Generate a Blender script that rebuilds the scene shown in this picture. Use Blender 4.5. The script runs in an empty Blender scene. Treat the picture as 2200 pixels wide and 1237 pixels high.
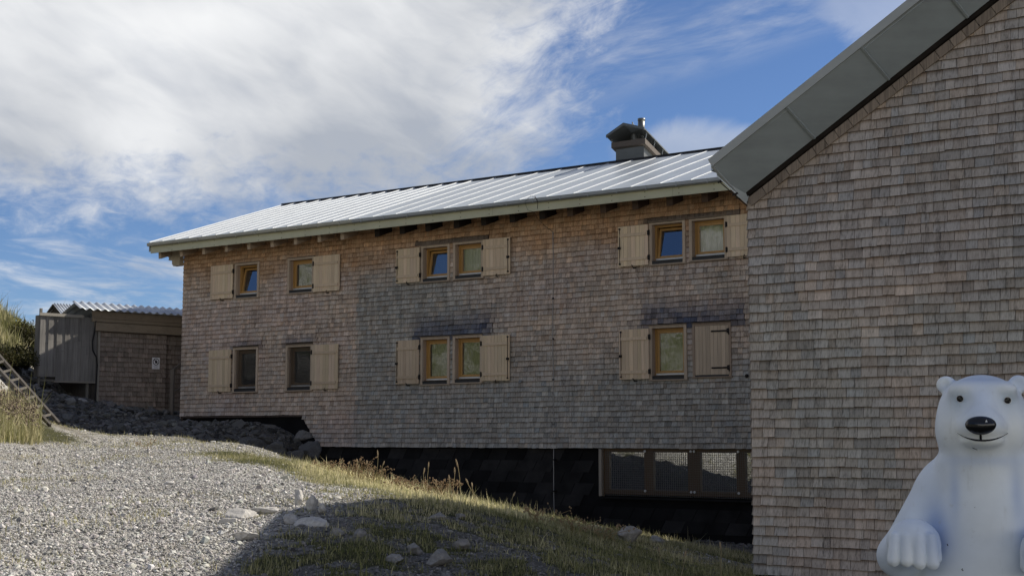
import bpy, bmesh, math, random
import numpy as np
from mathutils import Vector, Matrix

random.seed(7)
RNG = np.random.default_rng(11)
scene = bpy.context.scene

# ------------------------------------------------------------------ camera, sky, sun, exposure
# the eye is the origin; world Y looks forward, Z is up
F_PX = 3000.0
PITCH = math.atan(322 / F_PX)
cam_data = bpy.data.cameras.new("camera")
cam = bpy.data.objects.new("camera", cam_data)
scene.collection.objects.link(cam)
cam_data.sensor_fit = 'HORIZONTAL'
cam_data.sensor_width = 36.0
cam_data.lens = 36.0 * F_PX / 2200.0
cam_data.clip_start = 0.1
cam_data.clip_end = 5000
cam.location = (0, 0, 0)
cam.rotation_euler = (math.pi / 2 + PITCH, 0, 0)
scene.camera = cam
scene.render.resolution_x = 1024
scene.render.resolution_y = 575
scene.view_settings.view_transform = 'Standard'
scene.view_settings.look = 'None'
scene.view_settings.exposure = 0.50
scene.view_settings.gamma = 1.0

SUN_H = Vector((0.93, 0.37, 0)).normalized()
SUN_T = 0.795
SUN_EL = math.atan(SUN_T)
sun_dir = Vector((SUN_H.x * math.cos(SUN_EL), SUN_H.y * math.cos(SUN_EL), math.sin(SUN_EL)))
sun_data = bpy.data.lights.new("sun", 'SUN')
sun_data.energy = 5.0
sun_data.angle = math.radians(0.5)
sun_data.color = (1.0, 0.93, 0.82)
sun = bpy.data.objects.new("sun", sun_data)
scene.collection.objects.link(sun)
sun.rotation_euler = sun_dir.to_track_quat('Z', 'Y').to_euler()
sun.location = sun_dir * 60


class NT:
    """small helper to write node trees"""
    def __init__(s, tree):
        s.t = tree
        s.t.nodes.clear()

    def n(s, typ, **kw):
        nd = s.t.nodes.new(typ)
        for k, v in kw.items():
            if k.startswith('_'):
                continue
            setattr(nd, k, v)
        return nd

    def link(s, a, b):
        s.t.links.new(a, b)

    def put(s, sock, v):
        if isinstance(v, bpy.types.NodeSocket):
            s.link(v, sock)
        elif v is not None:
            try:
                sock.default_value = v
            except Exception:
                sock.default_value = (v[0], v[1], v[2], 1.0)

    def math(s, op, a, b=None, c=None, clamp=False):
        nd = s.n('ShaderNodeMath', operation=op, use_clamp=clamp)
        s.put(nd.inputs[0], a)
        if b is not None:
            s.put(nd.inputs[1], b)
        if c is not None:
            s.put(nd.inputs[2], c)
        return nd.outputs[0]

    def noise(s, vec, scale, detail=3.0, rough=0.55, dist=0.0, col=False):
        nd = s.n('ShaderNodeTexNoise')
        if vec is not None:
            s.link(vec, nd.inputs['Vector'])
        nd.inputs['Scale'].default_value = scale
        nd.inputs['Detail'].default_value = detail
        nd.inputs['Roughness'].default_value = rough
        nd.inputs['Distortion'].default_value = dist
        return nd.outputs['Color' if col else 'Fac']

    def scalev(s, vec, sc):
        nd = s.n('ShaderNodeVectorMath', operation='MULTIPLY')
        s.link(vec, nd.inputs[0])
        nd.inputs[1].default_value = sc
        return nd.outputs[0]

    def ramp(s, fac, stops, interp='LINEAR'):
        nd = s.n('ShaderNodeValToRGB')
        cr = nd.color_ramp
        cr.interpolation = interp
        while len(cr.elements) < len(stops):
            cr.elements.new(0.5)
        for e, (p, c) in zip(cr.elements, stops):
            e.position = p
            e.color = (c[0], c[1], c[2], 1) if isinstance(c, (tuple, list)) else (c, c, c, 1)
        s.put(nd.inputs[0], fac)
        return nd.outputs[0]

    def mix(s, fac, a, b, blend='MIX'):
        nd = s.n('ShaderNodeMix', data_type='RGBA', blend_type=blend)
        s.put(nd.inputs[0], fac)
        s.put(nd.inputs[6], a)
        s.put(nd.inputs[7], b)
        return nd.outputs[2]

    def smooth(s, x, lo, hi):
        nd = s.n('ShaderNodeMapRange', interpolation_type='SMOOTHSTEP')
        s.put(nd.inputs[0], x)
        nd.inputs[1].default_value = lo
        nd.inputs[2].default_value = hi
        return nd.outputs[0]

    def comb(s, x, y, z):
        nd = s.n('ShaderNodeCombineXYZ')
        s.put(nd.inputs[0], x)
        s.put(nd.inputs[1], y)
        s.put(nd.inputs[2], z)
        return nd.outputs[0]


# ---- sky: Nishita air with a procedural cloud layer laid out by azimuth and elevation of the sky dome
world = bpy.data.worlds.new("World")
scene.world = world
world.use_nodes = True
w = NT(world.node_tree)
tc = w.n('ShaderNodeTexCoord')
sep = w.n('ShaderNodeSeparateXYZ')
w.link(tc.outputs['Generated'], sep.inputs[0])
RAD = 57.29578
az = w.math('MULTIPLY', w.math('ARCTAN2', sep.outputs[0], sep.outputs[1]), RAD)
el = w.math('MULTIPLY', w.math('ARCSINE', sep.outputs[2]), RAD)
sky = w.n('ShaderNodeTexSky', sky_type='NISHITA')
sky.sun_disc = False
sky.sun_elevation = SUN_EL
sky.sun_rotation = math.atan2(SUN_H.x, SUN_H.y)
sky.altitude = 2000
sky.air_density = 1.0
sky.dust_density = 0.2
sky.ozone_density = 2.0
SKY_S = 0.072
blue = w.mix(1.0, sky.outputs[0], (0.66, 0.77, 0.96, 1), 'MULTIPLY')
# keep the dome from whitening towards the horizon as strongly as sea-level air does
P = w.comb(az, w.math('MULTIPLY', el, 1.35), 0.0)
n_big = w.noise(P, 0.16, 5, 0.58, 0.6)
n_mid = w.noise(w.comb(w.math('ADD', az, w.math('MULTIPLY', el, -0.5)), w.math('MULTIPLY', el, 1.4), 3.0), 0.34, 6, 0.60, 0.6)
n_fine = w.noise(w.comb(w.math('MULTIPLY', w.math('ADD', az, w.math('MULTIPLY', el, 0.5)), 0.45),
                        w.math('SUBTRACT', w.math('MULTIPLY', el, 1.1), w.math('MULTIPLY', az, 0.5)), 7.0), 1.3, 7, 0.68, 0.5)
n_puff = w.noise(w.comb(az, w.math('MULTIPLY', el, 1.7), 11.0), 0.75, 6, 0.62, 0.3)
# right hand edge of the big bank leans to the right with height; its lower edge is ragged
wob = w.math('ADD', w.math('MULTIPLY', w.math('SUBTRACT', n_mid, 0.5), 9.0), w.math('MULTIPLY', w.math('SUBTRACT', n_fine, 0.5), 5.5))
edge_r = w.math('ADD', w.math('SUBTRACT', w.math('ADD', w.math('MULTIPLY', w.math('SUBTRACT', el, 11.0), 0.42), 0.4), az), wob)
m_r = w.smooth(edge_r, -2.8, 4.2)
wob2 = w.math('ADD', w.math('MULTIPLY', w.math('SUBTRACT', n_mid, 0.5), 3.6), w.math('MULTIPLY', w.math('SUBTRACT', n_puff, 0.5), 4.6))
edge_b = w.math('ADD', w.math('SUBTRACT', el, 9.4), wob2)
m_b = w.smooth(edge_b, -1.6, 2.2)
bank = w.math('MULTIPLY', m_r, m_b)
front = w.smooth(w.math('ABSOLUTE', az), 80.0, 60.0)
bank = w.math('MULTIPLY', bank, front)
bank_top = w.smooth(el, 45.0, 28.0)
bank = w.math('MULTIPLY', bank, bank_top)
# thin streaks lower left and to the right
streak = w.noise(w.comb(w.math('MULTIPLY', az, 0.35), w.math('MULTIPLY', w.math('ADD', el, w.math('MULTIPLY', az, 0.09)), 1.5), 20.0), 0.62, 6, 0.6, 0.5)
st_l = w.math('MULTIPLY', w.smooth(streak, 0.43, 0.70), w.math('MULTIPLY', w.math('MULTIPLY', w.smooth(az, -1.0, -9.0), w.smooth(az, -60.0, -45.0)), 0.75))
streak2 = w.noise(w.comb(w.math('MULTIPLY', w.math('ADD', az, el), 0.25), w.math('MULTIPLY', w.math('SUBTRACT', el, w.math('MULTIPLY', az, 0.28)), 1.3), 31.0), 0.5, 6, 0.62, 0.4)
band_c = w.math('ABSOLUTE', w.math('SUBTRACT', w.math('SUBTRACT', el, w.math('MULTIPLY', az, 0.28)), 14.3))
st_r = w.math('MULTIPLY', w.math('MULTIPLY', w.smooth(band_c, 2.4, 0.2), w.smooth(az, 1.0, 4.0)), w.math('MULTIPLY', w.smooth(streak2, 0.30, 0.72), 0.50))
low_c = w.math('ADD', w.math('POWER', w.math('DIVIDE', w.math('SUBTRACT', az, 7.6), 2.9), 2.0), w.math('POWER', w.math('DIVIDE', w.math('SUBTRACT', el, 11.6), 1.25), 2.0))
low = w.math('MULTIPLY', w.smooth(w.math('ADD', low_c, w.math('MULTIPLY', w.math('SUBTRACT', n_mid, 0.5), 2.4)), 1.5, 0.1), 0.5)
hi_c = w.math('ADD', w.math('POWER', w.math('DIVIDE', w.math('SUBTRACT', az, 15.0), 3.2), 2.0), w.math('POWER', w.math('DIVIDE', w.math('SUBTRACT', el, 17.2), 1.6), 2.0))
hi = w.math('MULTIPLY', w.smooth(w.math('ADD', hi_c, w.math('MULTIPLY', w.math('SUBTRACT', n_mid, 0.5), 3.0)), 1.4, 0.1), 0.3)
elsewhere = w.math('MULTIPLY', w.smooth(n_big, 0.28, 0.50), w.math('MULTIPLY', w.math('MULTIPLY', w.smooth(w.math('ABSOLUTE', az), 24.0, 50.0), w.smooth(el, 15.0, 9.0)), 0.95))  # low clouds out of view, added to light the facade
over = w.math('MULTIPLY', w.smooth(n_big, 0.34, 0.56), w.math('MULTIPLY', w.smooth(el, 24.0, 34.0), 0.08))
mask = w.math('MAXIMUM', bank, w.math('MAXIMUM', w.math('MAXIMUM', st_l, st_r), w.math('MAXIMUM', w.math('MAXIMUM', low, hi), w.math('MAXIMUM', elsewhere, over))))
mask = w.math('MULTIPLY', mask, w.smooth(el, -2.0, 1.0))
# brightness and thickness inside the cloud
thick = w.noise(w.comb(w.math('MULTIPLY', az, 0.55), w.math('MULTIPLY', w.math('SUBTRACT', el, w.math('MULTIPLY', az, 0.10)), 1.0), 44.0), 0.14, 2, 0.4, 0.2)
soft = w.noise(w.comb(w.math('ADD', az, el), w.math('MULTIPLY', el, 1.3), 51.0), 0.40, 4, 0.5, 0.3)
tt = w.math('ADD', w.math('MULTIPLY', thick, 0.75), w.math('MULTIPLY', soft, 0.25))
ccol = w.ramp(tt, [(0.34, (0.31, 0.335, 0.38)), (0.46, (0.46, 0.475, 0.50)), (0.58, (0.59, 0.60, 0.615)), (0.70, (0.68, 0.685, 0.69))])
# unseen clouds behind the eye, made extra bright to light the shaded walls
behind = w.smooth(w.math('ABSOLUTE', az), 45.0, 90.0)
ccol = w.mix(behind, ccol, (1.72, 1.64, 1.50, 1))
opac = w.math('MULTIPLY', mask, w.math('ADD', 0.88, w.math('MULTIPLY', soft, 0.22)), clamp=True)
skyc = w.mix(1.0, blue, (SKY_S, SKY_S, SKY_S, 1), 'MULTIPLY')
# even out the deep air behind the ridge line a little
comb_c = w.mix(opac, skyc, ccol)
bg = w.n('ShaderNodeBackground')
w.link(comb_c, bg.inputs['Color'])
bg.inputs['Strength'].default_value = 1.0
wo = w.n('ShaderNodeOutputWorld')
w.link(bg.outputs[0], wo.inputs['Surface'])

# ------------------------------------------------------------------ frames
AL = math.radians(34.4397717)
D = np.array([math.cos(AL), -math.sin(AL), 0.0])        # along the facade, to the right and nearer
N = np.array([-math.sin(AL), -math.cos(AL), 0.0])       # out of the facade
Z = np.array([0, 0, 1.0])
O_MAIN = np.array([-10.39857, 44.0, 0.0])
O_GAB = np.array([3.10697, 18.14758, 0.0])
E_SH = np.array([0.743, 0.669, 0.0]); E_SH /= np.linalg.norm(E_SH)
M_SH = np.array([E_SH[1], -E_SH[0], 0.0])
O_SH = np.array([-13.5433703, 45.5, 0.0])
K_SH = 45.5 / 47.5      # the shed's measures below are given for a depth of 47.5 m


class Frame:
    def __init__(s, o, x, y, z=Z):
        s.o, s.x, s.y, s.z = np.array(o, float), x, y, z

    def __call__(s, a, b, c):
        return s.o + s.x * a + s.y * b + s.z * c

    def arr(s, p):
        p = np.asarray(p, float)
        return s.o + p[:, :1] * s.x + p[:, 1:2] * s.y + p[:, 2:3] * s.z


FM = Frame(O_MAIN, D, N)
FG = Frame(O_GAB, D, N)
FS = Frame(O_SH, E_SH * K_SH, M_SH * K_SH, Z * K_SH)
FW = Frame((0, 0, 0), np.array([1.0, 0, 0]), np.array([0, 1.0, 0]))


def px_ray(u, v):
    c, s = math.cos(PITCH), math.sin(PITCH)
    x = (u - 1100) / F_PX
    z = (618.5 - v) / F_PX
    return np.array([x, c - z * s, s + z * c])


def at(u, v, y):
    """point at depth y that the photograph shows at that place"""
    r = px_ray(u, v)
    return r / r[1] * y


class MB:
    def __init__(s, frame=FW):
        s.f = frame
        s.v, s.fc, s.col = [], [], []
        s.n = 0
        s.smooth = False

    def add(s, pts, faces, col=(1, 1, 1), frame=None):
        fr = frame or s.f
        pts = fr.arr(pts)
        s.v.append(pts)
        for f in faces:
            s.fc.append([i + s.n for i in f])
        if len(np.shape(col)) == 1:
            s.col.append(np.tile(np.array(col, float), (len(pts), 1)))
        else:
            s.col.append(np.array(col, float))
        s.n += len(pts)

    BOXF = [(0, 3, 2, 1), (4, 5, 6, 7), (0, 1, 5, 4), (1, 2, 6, 5), (2, 3, 7, 6), (3, 0, 4, 7)]

    def box(s, a0, a1, b0, b1, c0, c1, col=(1, 1, 1), frame=None):
        s.add([(a0, b0, c0), (a1, b0, c0), (a1, b1, c0), (a0, b1, c0),
               (a0, b0, c1), (a1, b0, c1), (a1, b1, c1), (a0, b1, c1)], s.BOXF, col, frame)

    def hexa(s, p8, col=(1, 1, 1), frame=None):
        s.add(p8, s.BOXF, col, frame)

    def quad(s, p4, col=(1, 1, 1), frame=None):
        s.add(p4, [(0, 1, 2, 3)], col, frame)

    def prism(s, poly, b0, b1, col=(1, 1, 1), frame=None):
        """poly in (a, z), pushed between two b planes"""
        k = len(poly)
        pts = [(p[0], b0, p[1]) for p in poly] + [(p[0], b1, p[1]) for p in poly]
        fs = [tuple(range(k)), tuple(range(2 * k - 1, k - 1, -1))]
        for i in range(k):
            j = (i + 1) % k
            fs.append((i, i + k, j + k, j))
        s.add(pts, fs, col, frame)

    def beam(s, p, q, wd, ht, up=(0, 0, 1), col=(1, 1, 1), frame=None):
        p, q = np.array(p, float), np.array(q, float)
        t = q - p
        t /= np.linalg.norm(t)
        u = np.array(up, float)
        sd = np.cross(t, u)
        sd /= np.linalg.norm(sd)
        u = np.cross(sd, t)
        r = []
        for e in (p, q):
            for sx, sy in ((-1, -1), (1, -1), (1, 1), (-1, 1)):
                r.append(e + sd * sx * wd / 2 + u * sy * ht / 2)
        s.add(r, s.BOXF, col, frame)

    def tube(s, path, rad, seg=8, col=(1, 1, 1), cap=True, frame=None):
        path = [np.array(p, float) for p in path]
        if np.isscalar(rad):
            rad = [rad] * len(path)
        pts = []
        prev = None
        for i, p in enumerate(path):
            t = path[min(i + 1, len(path) - 1)] - path[max(i - 1, 0)]
            t /= np.linalg.norm(t) + 1e-9
            if prev is None:
                u = np.cross(t, (0, 0, 1))
                if np.linalg.norm(u) < 0.1:
                    u = np.cross(t, (1, 0, 0))
            else:
                u = prev - t * (prev @ t)
            u /= np.linalg.norm(u)
            prev = u
            v = np.cross(t, u)
            for k in range(seg):
                a = 2 * math.pi * k / seg
                pts.append(p + rad[i] * (u * math.cos(a) + v * math.sin(a)))
        fs = []
        m = len(path)
        for i in range(m - 1):
            for k in range(seg):
                k2 = (k + 1) % seg
                fs.append((i * seg + k, i * seg + k2, (i + 1) * seg + k2, (i + 1) * seg + k))
        if cap:
            fs.append(tuple(range(seg - 1, -1, -1)))
            fs.append(tuple(range((m - 1) * seg, m * seg)))
        s.add(pts, fs, col, frame)

    def disc(s, a, b, c, r, th=0.01, seg=14, col=(1, 1, 1), frame=None):
        """short cylinder whose axis is the frame's b axis"""
        s.tube([(a, b, c), (a, b + th, c)], r, seg, col, True, frame)


def raw_mesh(name, verts, faces_idx, col=None, smooth=False, sizes=None):
    """fast mesh from numpy arrays; faces_idx is (n, k) or a flat array with sizes"""
    me = bpy.data.meshes.new(name)
    verts = np.asarray(verts, np.float32)
    me.vertices.add(len(verts))
    me.vertices.foreach_set('co', verts.ravel())
    if sizes is None:
        k = faces_idx.shape[1]
        sizes = np.full(len(faces_idx), k, np.int32)
    flat = np.asarray(faces_idx, np.int32).ravel()
    me.loops.add(len(flat))
    me.loops.foreach_set('vertex_index', flat)
    me.polygons.add(len(sizes))
    st = np.zeros(len(sizes), np.int32)
    st[1:] = np.cumsum(sizes)[:-1]
    me.polygons.foreach_set('loop_start', st)
    me.polygons.foreach_set('loop_total', np.asarray(sizes, np.int32))
    me.polygons.foreach_set('use_smooth', np.full(len(sizes), smooth, bool))
    me.update(calc_edges=True)
    if col is not None:
        ca = me.color_attributes.new('Col', 'FLOAT_COLOR', 'POINT')
        c4 = np.ones((len(verts), 4), np.float32)
        c4[:, :3] = col
        ca.data.foreach_set('color', c4.ravel())
    return me


def world_org(parent):
    o = np.zeros(3)
    while parent is not None:
        o += np.array(parent.location)
        parent = parent.parent
    return o


def build(mb, name, mat, parent=None, smooth=False, label=None, cat=None, group=None, kind=None, loc=None):
    V = np.concatenate(mb.v)
    C = np.concatenate(mb.col)
    org = world_org(parent)
    l = np.zeros(3)
    if parent is None:
        if loc is None:
            l = np.array([(V[:, 0].min() + V[:, 0].max()) / 2, (V[:, 1].min() + V[:, 1].max()) / 2, V[:, 2].min()])
        else:
            l = np.array(loc, float)
    sizes = np.array([len(f) for f in mb.fc], np.int32)
    flat = np.array([i for f in mb.fc for i in f], np.int32)
    me = raw_mesh(name, V - org - l, flat, C, smooth or mb.smooth, sizes)
    me.materials.append(mat)
    o = bpy.data.objects.new(name, me)
    scene.collection.objects.link(o)
    o.location = l
    if parent is not None:
        o.parent = parent
    tag(o, label, cat, group, kind)
    return o


def tag(o, label=None, cat=None, group=None, kind=None):
    if label: o['label'] = label
    if cat: o['category'] = cat
    if group: o['group'] = group
    if kind: o['kind'] = kind
    return o


def thing(name, loc, label, cat, group=None, parent=None):
    o = bpy.data.objects.new(name, None)
    o.empty_display_size = 0.3
    scene.collection.objects.link(o)
    o.location = loc
    if parent:
        o.parent = parent
    tag(o, label, cat, group)
    return o


# ------------------------------------------------------------------ materials
def new_mat(name):
    m = bpy.data.materials.new(name)
    m.use_nodes = True
    t = NT(m.node_tree)
    out = t.n('ShaderNodeOutputMaterial')
    b = t.n('ShaderNodeBsdfPrincipled')
    t.link(b.outputs[0], out.inputs[0])
    return m, t, b, out


def setb(b, rough=0.6, metal=0.0, spec=0.5, coat=None):
    b.inputs['Roughness'].default_value = rough
    b.inputs['Metallic'].default_value = metal
    b.inputs['Specular IOR Level'].default_value = spec


def bump(t, b, h, strength=0.3, dist=0.01):
    nd = t.n('ShaderNodeBump')
    nd.inputs['Strength'].default_value = strength
    nd.inputs['Distance'].default_value = dist
    t.link(h, nd.inputs['Height'])
    t.link(nd.outputs[0], b.inputs['Normal'])


def wood_mat(name, base=None, grain=(70, 70, 3.0), amount=0.45, rough=0.8, big=0.25, spec=0.25, bump_s=0.25):
    """weathered wood; the grain runs along z unless told otherwise"""
    m, t, b, _ = new_mat(name)
    co = t.n('ShaderNodeTexCoord').outputs['Object']
    vc = t.n('ShaderNodeVertexColor', layer_name='Col').outputs[0]
    c = vc if base is None else t.mix(1.0, vc, base + (1,), 'MULTIPLY')
    g = t.noise(t.scalev(co, grain), 1.0, 5, 0.65)
    g2 = t.noise(t.scalev(co, tuple(x * 0.28 for x in grain)), 1.0, 4, 0.6)
    gg = t.math('ADD', t.math('MULTIPLY', g, 0.6), t.math('MULTIPLY', g2, 0.4))
    k = t.ramp(gg, [(0.30, 1 - amount), (0.5, 1.0), (0.72, 1 + amount * 0.45)])
    c = t.mix(1.0, c, k, 'MULTIPLY')
    n = t.noise(co, 0.55, 4, 0.6)
    k2 = t.ramp(n, [(0.3, 1 - big), (0.7, 1 + big)])
    c = t.mix(1.0, c, k2, 'MULTIPLY')
    t.link(c, b.inputs['Base Color'])
    setb(b, rough, 0, spec)
    bump(t, b, gg, bump_s, 0.006)
    return m


M_SHINGLE = wood_mat('weathered_shingle', None, (60, 60, 3.2), 0.72, 0.85, 0.10, 0.2, 0.35)
M_SHUT = wood_mat('larch_board', None, (55, 55, 2.0), 0.24, 0.7, 0.06, 0.3, 0.15)
M_CASE = wood_mat('casing_board', None, (50, 50, 3.0), 0.28, 0.75, 0.1, 0.3, 0.2)
M_AMBER = wood_mat('varnished_frame', None, (40, 40, 3.0), 0.22, 0.42, 0.05, 0.5, 0.05)
M_BOARD = wood_mat('grey_barn_board', None, (30, 30, 1.4), 0.5, 0.85, 0.25, 0.2, 0.4)
M_BEAMH = wood_mat('beam_wood', None, (9, 9, 26), 0.25, 0.8, 0.15, 0.25, 0.2)
M_RAFT = wood_mat('rafter_wood', None, (14, 14, 14), 0.2, 0.8, 0.1, 0.25, 0.2)


def plain_mat(name, col, rough=0.6, metal=0.0, spec=0.4, nz=0.15, nscale=3.0, bs=0.0, vcol=False):
    m, t, b, _ = new_mat(name)
    co = t.n('ShaderNodeTexCoord').outputs['Object']
    n = t.noise(co, nscale, 5, 0.6)
    k = t.ramp(n, [(0.3, 1 - nz), (0.7, 1 + nz)])
    base = (col[0], col[1], col[2], 1)
    c = t.mix(1.0, base, k, 'MULTIPLY')
    if vcol:
        c = t.mix(1.0, c, t.n('ShaderNodeVertexColor', layer_name='Col').outputs[0], 'MULTIPLY')
    t.link(c, b.inputs['Base Color'])
    setb(b, rough, metal, spec)
    if bs:
        bump(t, b, t.noise(co, nscale * 6, 4, 0.6), bs, 0.01)
    return m


M_IRON = plain_mat('rusty_iron', (0.022, 0.018, 0.016), 0.7, 0.3, 0.3, 0.4, 20)
M_DARKSILL = plain_mat('dark_sill_tin', (0.035, 0.034, 0.033), 0.55, 0.2, 0.4, 0.2, 8)
M_SILVER = plain_mat('bright_aluminium', (0.55, 0.54, 0.52), 0.4, 0.4, 0.5, 0.1, 6)
M_FASCIA = plain_mat('painted_fascia', (0.47, 0.46, 0.32), 0.55, 0.0, 0.4, 0.10, 1.2, vcol=True)
M_GUT_L = plain_mat('olive_gutter_tin', (0.34, 0.33, 0.27), 0.45, 0.2, 0.5, 0.12, 1.5)
M_BLACK = plain_mat('black_tin', (0.012, 0.012, 0.014), 0.5, 0.1, 0.3, 0.2, 5)
M_GAP = plain_mat('gap_shade', (0.018, 0.013, 0.010), 0.75, 0, 0.2, 0.4, 6)
M_SOFFIT = plain_mat('soffit_board', (0.16, 0.09, 0.05), 0.8, 0, 0.2, 0.25, 3)
M_SLATE = plain_mat('black_slate', (0.0075, 0.0070, 0.0066), 0.75, 0, 0.12, 0.4, 2.0, vcol=True)
M_DARKROOM = plain_mat('dark_interior', (0.03, 0.028, 0.025), 0.9, 0, 0.1)
M_WIRE = plain_mat('galvanised_wire', (0.13, 0.12, 0.105), 0.5, 0.5, 0.5)
M_WHITE = plain_mat('white_sheet', (0.72, 0.72, 0.74), 0.5, 0, 0.4, 0.05)
M_CABLE = plain_mat('pale_cable', (0.30, 0.285, 0.26), 0.6, 0.2, 0.3)
M_INK = plain_mat('black_ink', (0.01, 0.01, 0.012), 0.6, 0, 0.3)
M_BACK = plain_mat('wall_backing', (0.05, 0.042, 0.036), 0.9, 0, 0.1)


def zinc_mat(name, col, rough, metal=0.75, wave=0.25, stain=0.2):
    m, t, b, _ = new_mat(name)
    co = t.n('ShaderNodeTexCoord').outputs['Object']
    n = t.noise(co, 1.6, 6, 0.62)
    n2 = t.noise(t.scalev(co, (0.9, 0.9, 6)), 1.3, 5, 0.6)
    k = t.ramp(t.math('ADD', t.math('MULTIPLY', n, 0.5), t.math('MULTIPLY', n2, 0.5)), [(0.3, 1 - stain), (0.7, 1 + stain)])
    c = t.mix(1.0, (col[0], col[1], col[2], 1), k, 'MULTIPLY')
    t.link(c, b.inputs['Base Color'])
    setb(b, rough, metal, 0.5)
    t.link(t.math('ADD', t.math('MULTIPLY', n, 0.2), rough - 0.1), b.inputs['Roughness'])
    w1 = t.noise(co, 1.1, 3, 0.5)
    bump(t, b, w1, wave, 0.06)
    return m


M_ROOF = zinc_mat('sheet_metal_roof', (0.50, 0.54, 0.56), 0.40, 0.75, 0.30, 0.12)
M_SEAM = zinc_mat('seam_metal', (0.46, 0.48, 0.50), 0.7, 0.15, 0.05, 0.1)
M_ZINC = zinc_mat('zinc_gutter', (0.30, 0.31, 0.31), 0.45, 0.6, 0.1, 0.2)
M_PANEL = zinc_mat('verge_panel', (0.32, 0.35, 0.35), 0.6, 0.1, 0.08, 0.16)
M_TRIMZ = zinc_mat('verge_trim', (0.37, 0.385, 0.37), 0.55, 0.1, 0.05, 0.08)
M_CORR = zinc_mat('corrugated_sheet', (0.52, 0.55, 0.58), 0.45, 0.5, 0.05, 0.25)
M_CHIM = zinc_mat('chimney_metal', (0.13, 0.135, 0.13), 0.45, 0.6, 0.08, 0.25)

# window glass: a thin sheet that mirrors part of the scenery and lets the rest through
M_GLASS, t, b, out = new_mat('window_glass')
t.t.nodes.remove(b)
tr = t.n('ShaderNodeBsdfTransparent')
tr.inputs[0].default_value = (0.80, 0.84, 0.80, 1)
gl = t.n('ShaderNodeBsdfGlossy')
gl.inputs['Roughness'].default_value = 0.0
gl.inputs['Color'].default_value = (0.70, 0.73, 0.76, 1)
fr = t.n('ShaderNodeFresnel')
fr.inputs[0].default_value = 1.5
fac = t.math('ADD', t.math('MULTIPLY', fr.outputs[0], 1.6), 0.26, clamp=True)
mx = t.n('ShaderNodeMixShader')
t.link(fac, mx.inputs[0]); t.link(tr.outputs[0], mx.inputs[1]); t.link(gl.outputs[0], mx.inputs[2])
co = t.n('ShaderNodeTexCoord').outputs['Object']
bp = t.n('ShaderNodeBump'); bp.inputs['Strength'].default_value = 0.12; bp.inputs['Distance'].default_value = 0.02
t.link(t.noise(co, 2.2, 2, 0.5), bp.inputs['Height']); t.link(bp.outputs[0], gl.inputs['Normal'])
t.link(mx.outputs[0], out.inputs[0])

M_GLASS2 = M_GLASS.copy(); M_GLASS2.name = 'cellar_glass'
for nd in M_GLASS2.node_tree.nodes:
    if nd.type == 'MATH' and nd.operation == 'ADD' and abs(nd.inputs[1].default_value - .26) < 1e-3: nd.inputs[1].default_value = .62
M_GLASS3 = M_GLASS.copy(); M_GLASS3.name = 'store_glass'
for nd in M_GLASS3.node_tree.nodes:
    if nd.type == 'MATH' and nd.operation == 'ADD' and abs(nd.inputs[1].default_value - .26) < 1e-3: nd.inputs[1].default_value = .03
M_CURT, t, b, out = new_mat('curtain_cloth')
b.inputs['Base Color'].default_value = (0.5, 0.5, 0.4, 1)
vc = t.n('ShaderNodeVertexColor', layer_name='Col').outputs[0]
t.link(vc, b.inputs['Base Color'])
setb(b, 0.9, 0, 0.1)

# ------------------------------------------------------------------ terrain
# heights relative to the eye, read at places of the photograph (u, v) at a depth y
TP = []
for u, v, y in [(0, 1237, 11.5), (0, 1100, 16), (0, 1000, 23.5), (85, 937, 36), (300, 1237, 11.6), (300, 1100, 16), (300, 1000, 23.5),
                (300, 960, 30), (300, 950, 33.5), (200, 942, 35), (450, 958, 33), (430, 1234, 12.0), (560, 1172, 13.4), (700, 1112, 15), (850, 1096, 16), (1000, 1091, 17),
                (500, 1100, 16), (550, 1010, 22.5), (560, 973, 30.5), (600, 981, 30), (700, 1006, 25.5), (700, 1052, 19), (850, 1050, 22.5), (850, 1073, 19),
                (960, 1076, 20.5), (1040, 1093, 19.5), (1190, 1119, 20), (1300, 1142, 21), (1400, 1158, 26), (1500, 1163, 30), (1600, 1172, 33),
                (1000, 1237, 12.5), (1200, 1237, 13), (1400, 1237, 14.5), (1560, 1237, 17), (1200, 1165, 16.5), (1400, 1192, 18.5), (1540, 1185, 24),
                (200, 912, 40), (300, 900, 43), (350, 893, 44.5), (100, 921, 38), (420, 928, 38.5),
                (0, 676, 51), (-150, 560, 50), (40, 712, 53), (62, 735, 52), (0, 800, 41), (80, 838, 43), (130, 850, 43), (200, 866, 44.8),
                (0, 872, 30), (-80, 840, 29), (55, 918, 29.5), (80, 940, 28.5), (60, 955, 26.5), (0, 965, 25), (-120, 930, 24), (-250, 900, 26), (20, 905, 34.5),
                (-60, 860, 36), (110, 905, 37), (205, 884, 45.5), (300, 884, 46.5), (395, 884, 48)]:
    TP.append(tuple(at(u, v, y)))
for x, y, z in [(0, 0, -1.62), (2, 8, -1.63), (5, 8, -1.68), (6, 13, -1.75), (-6, 0, -1.66), (-5, 6, -1.5), (0, 6, -1.55), (-12, 8, -1.4), (8, 0, -1.7),
                (-12, 20, -0.4), (0, -20, -1.9), (-30, 0, -2.2), (30, 0, -2.5), (-30, 30, 1.5), (-22, 45, 5), (-30, 60, 6), (-14, 60, 2.5), (0, 70, 0.5), (30, 40, -2.5), (30, 70, -2), (-20, 34, 2.4)]:
    TP.append((x, y, z))
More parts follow.
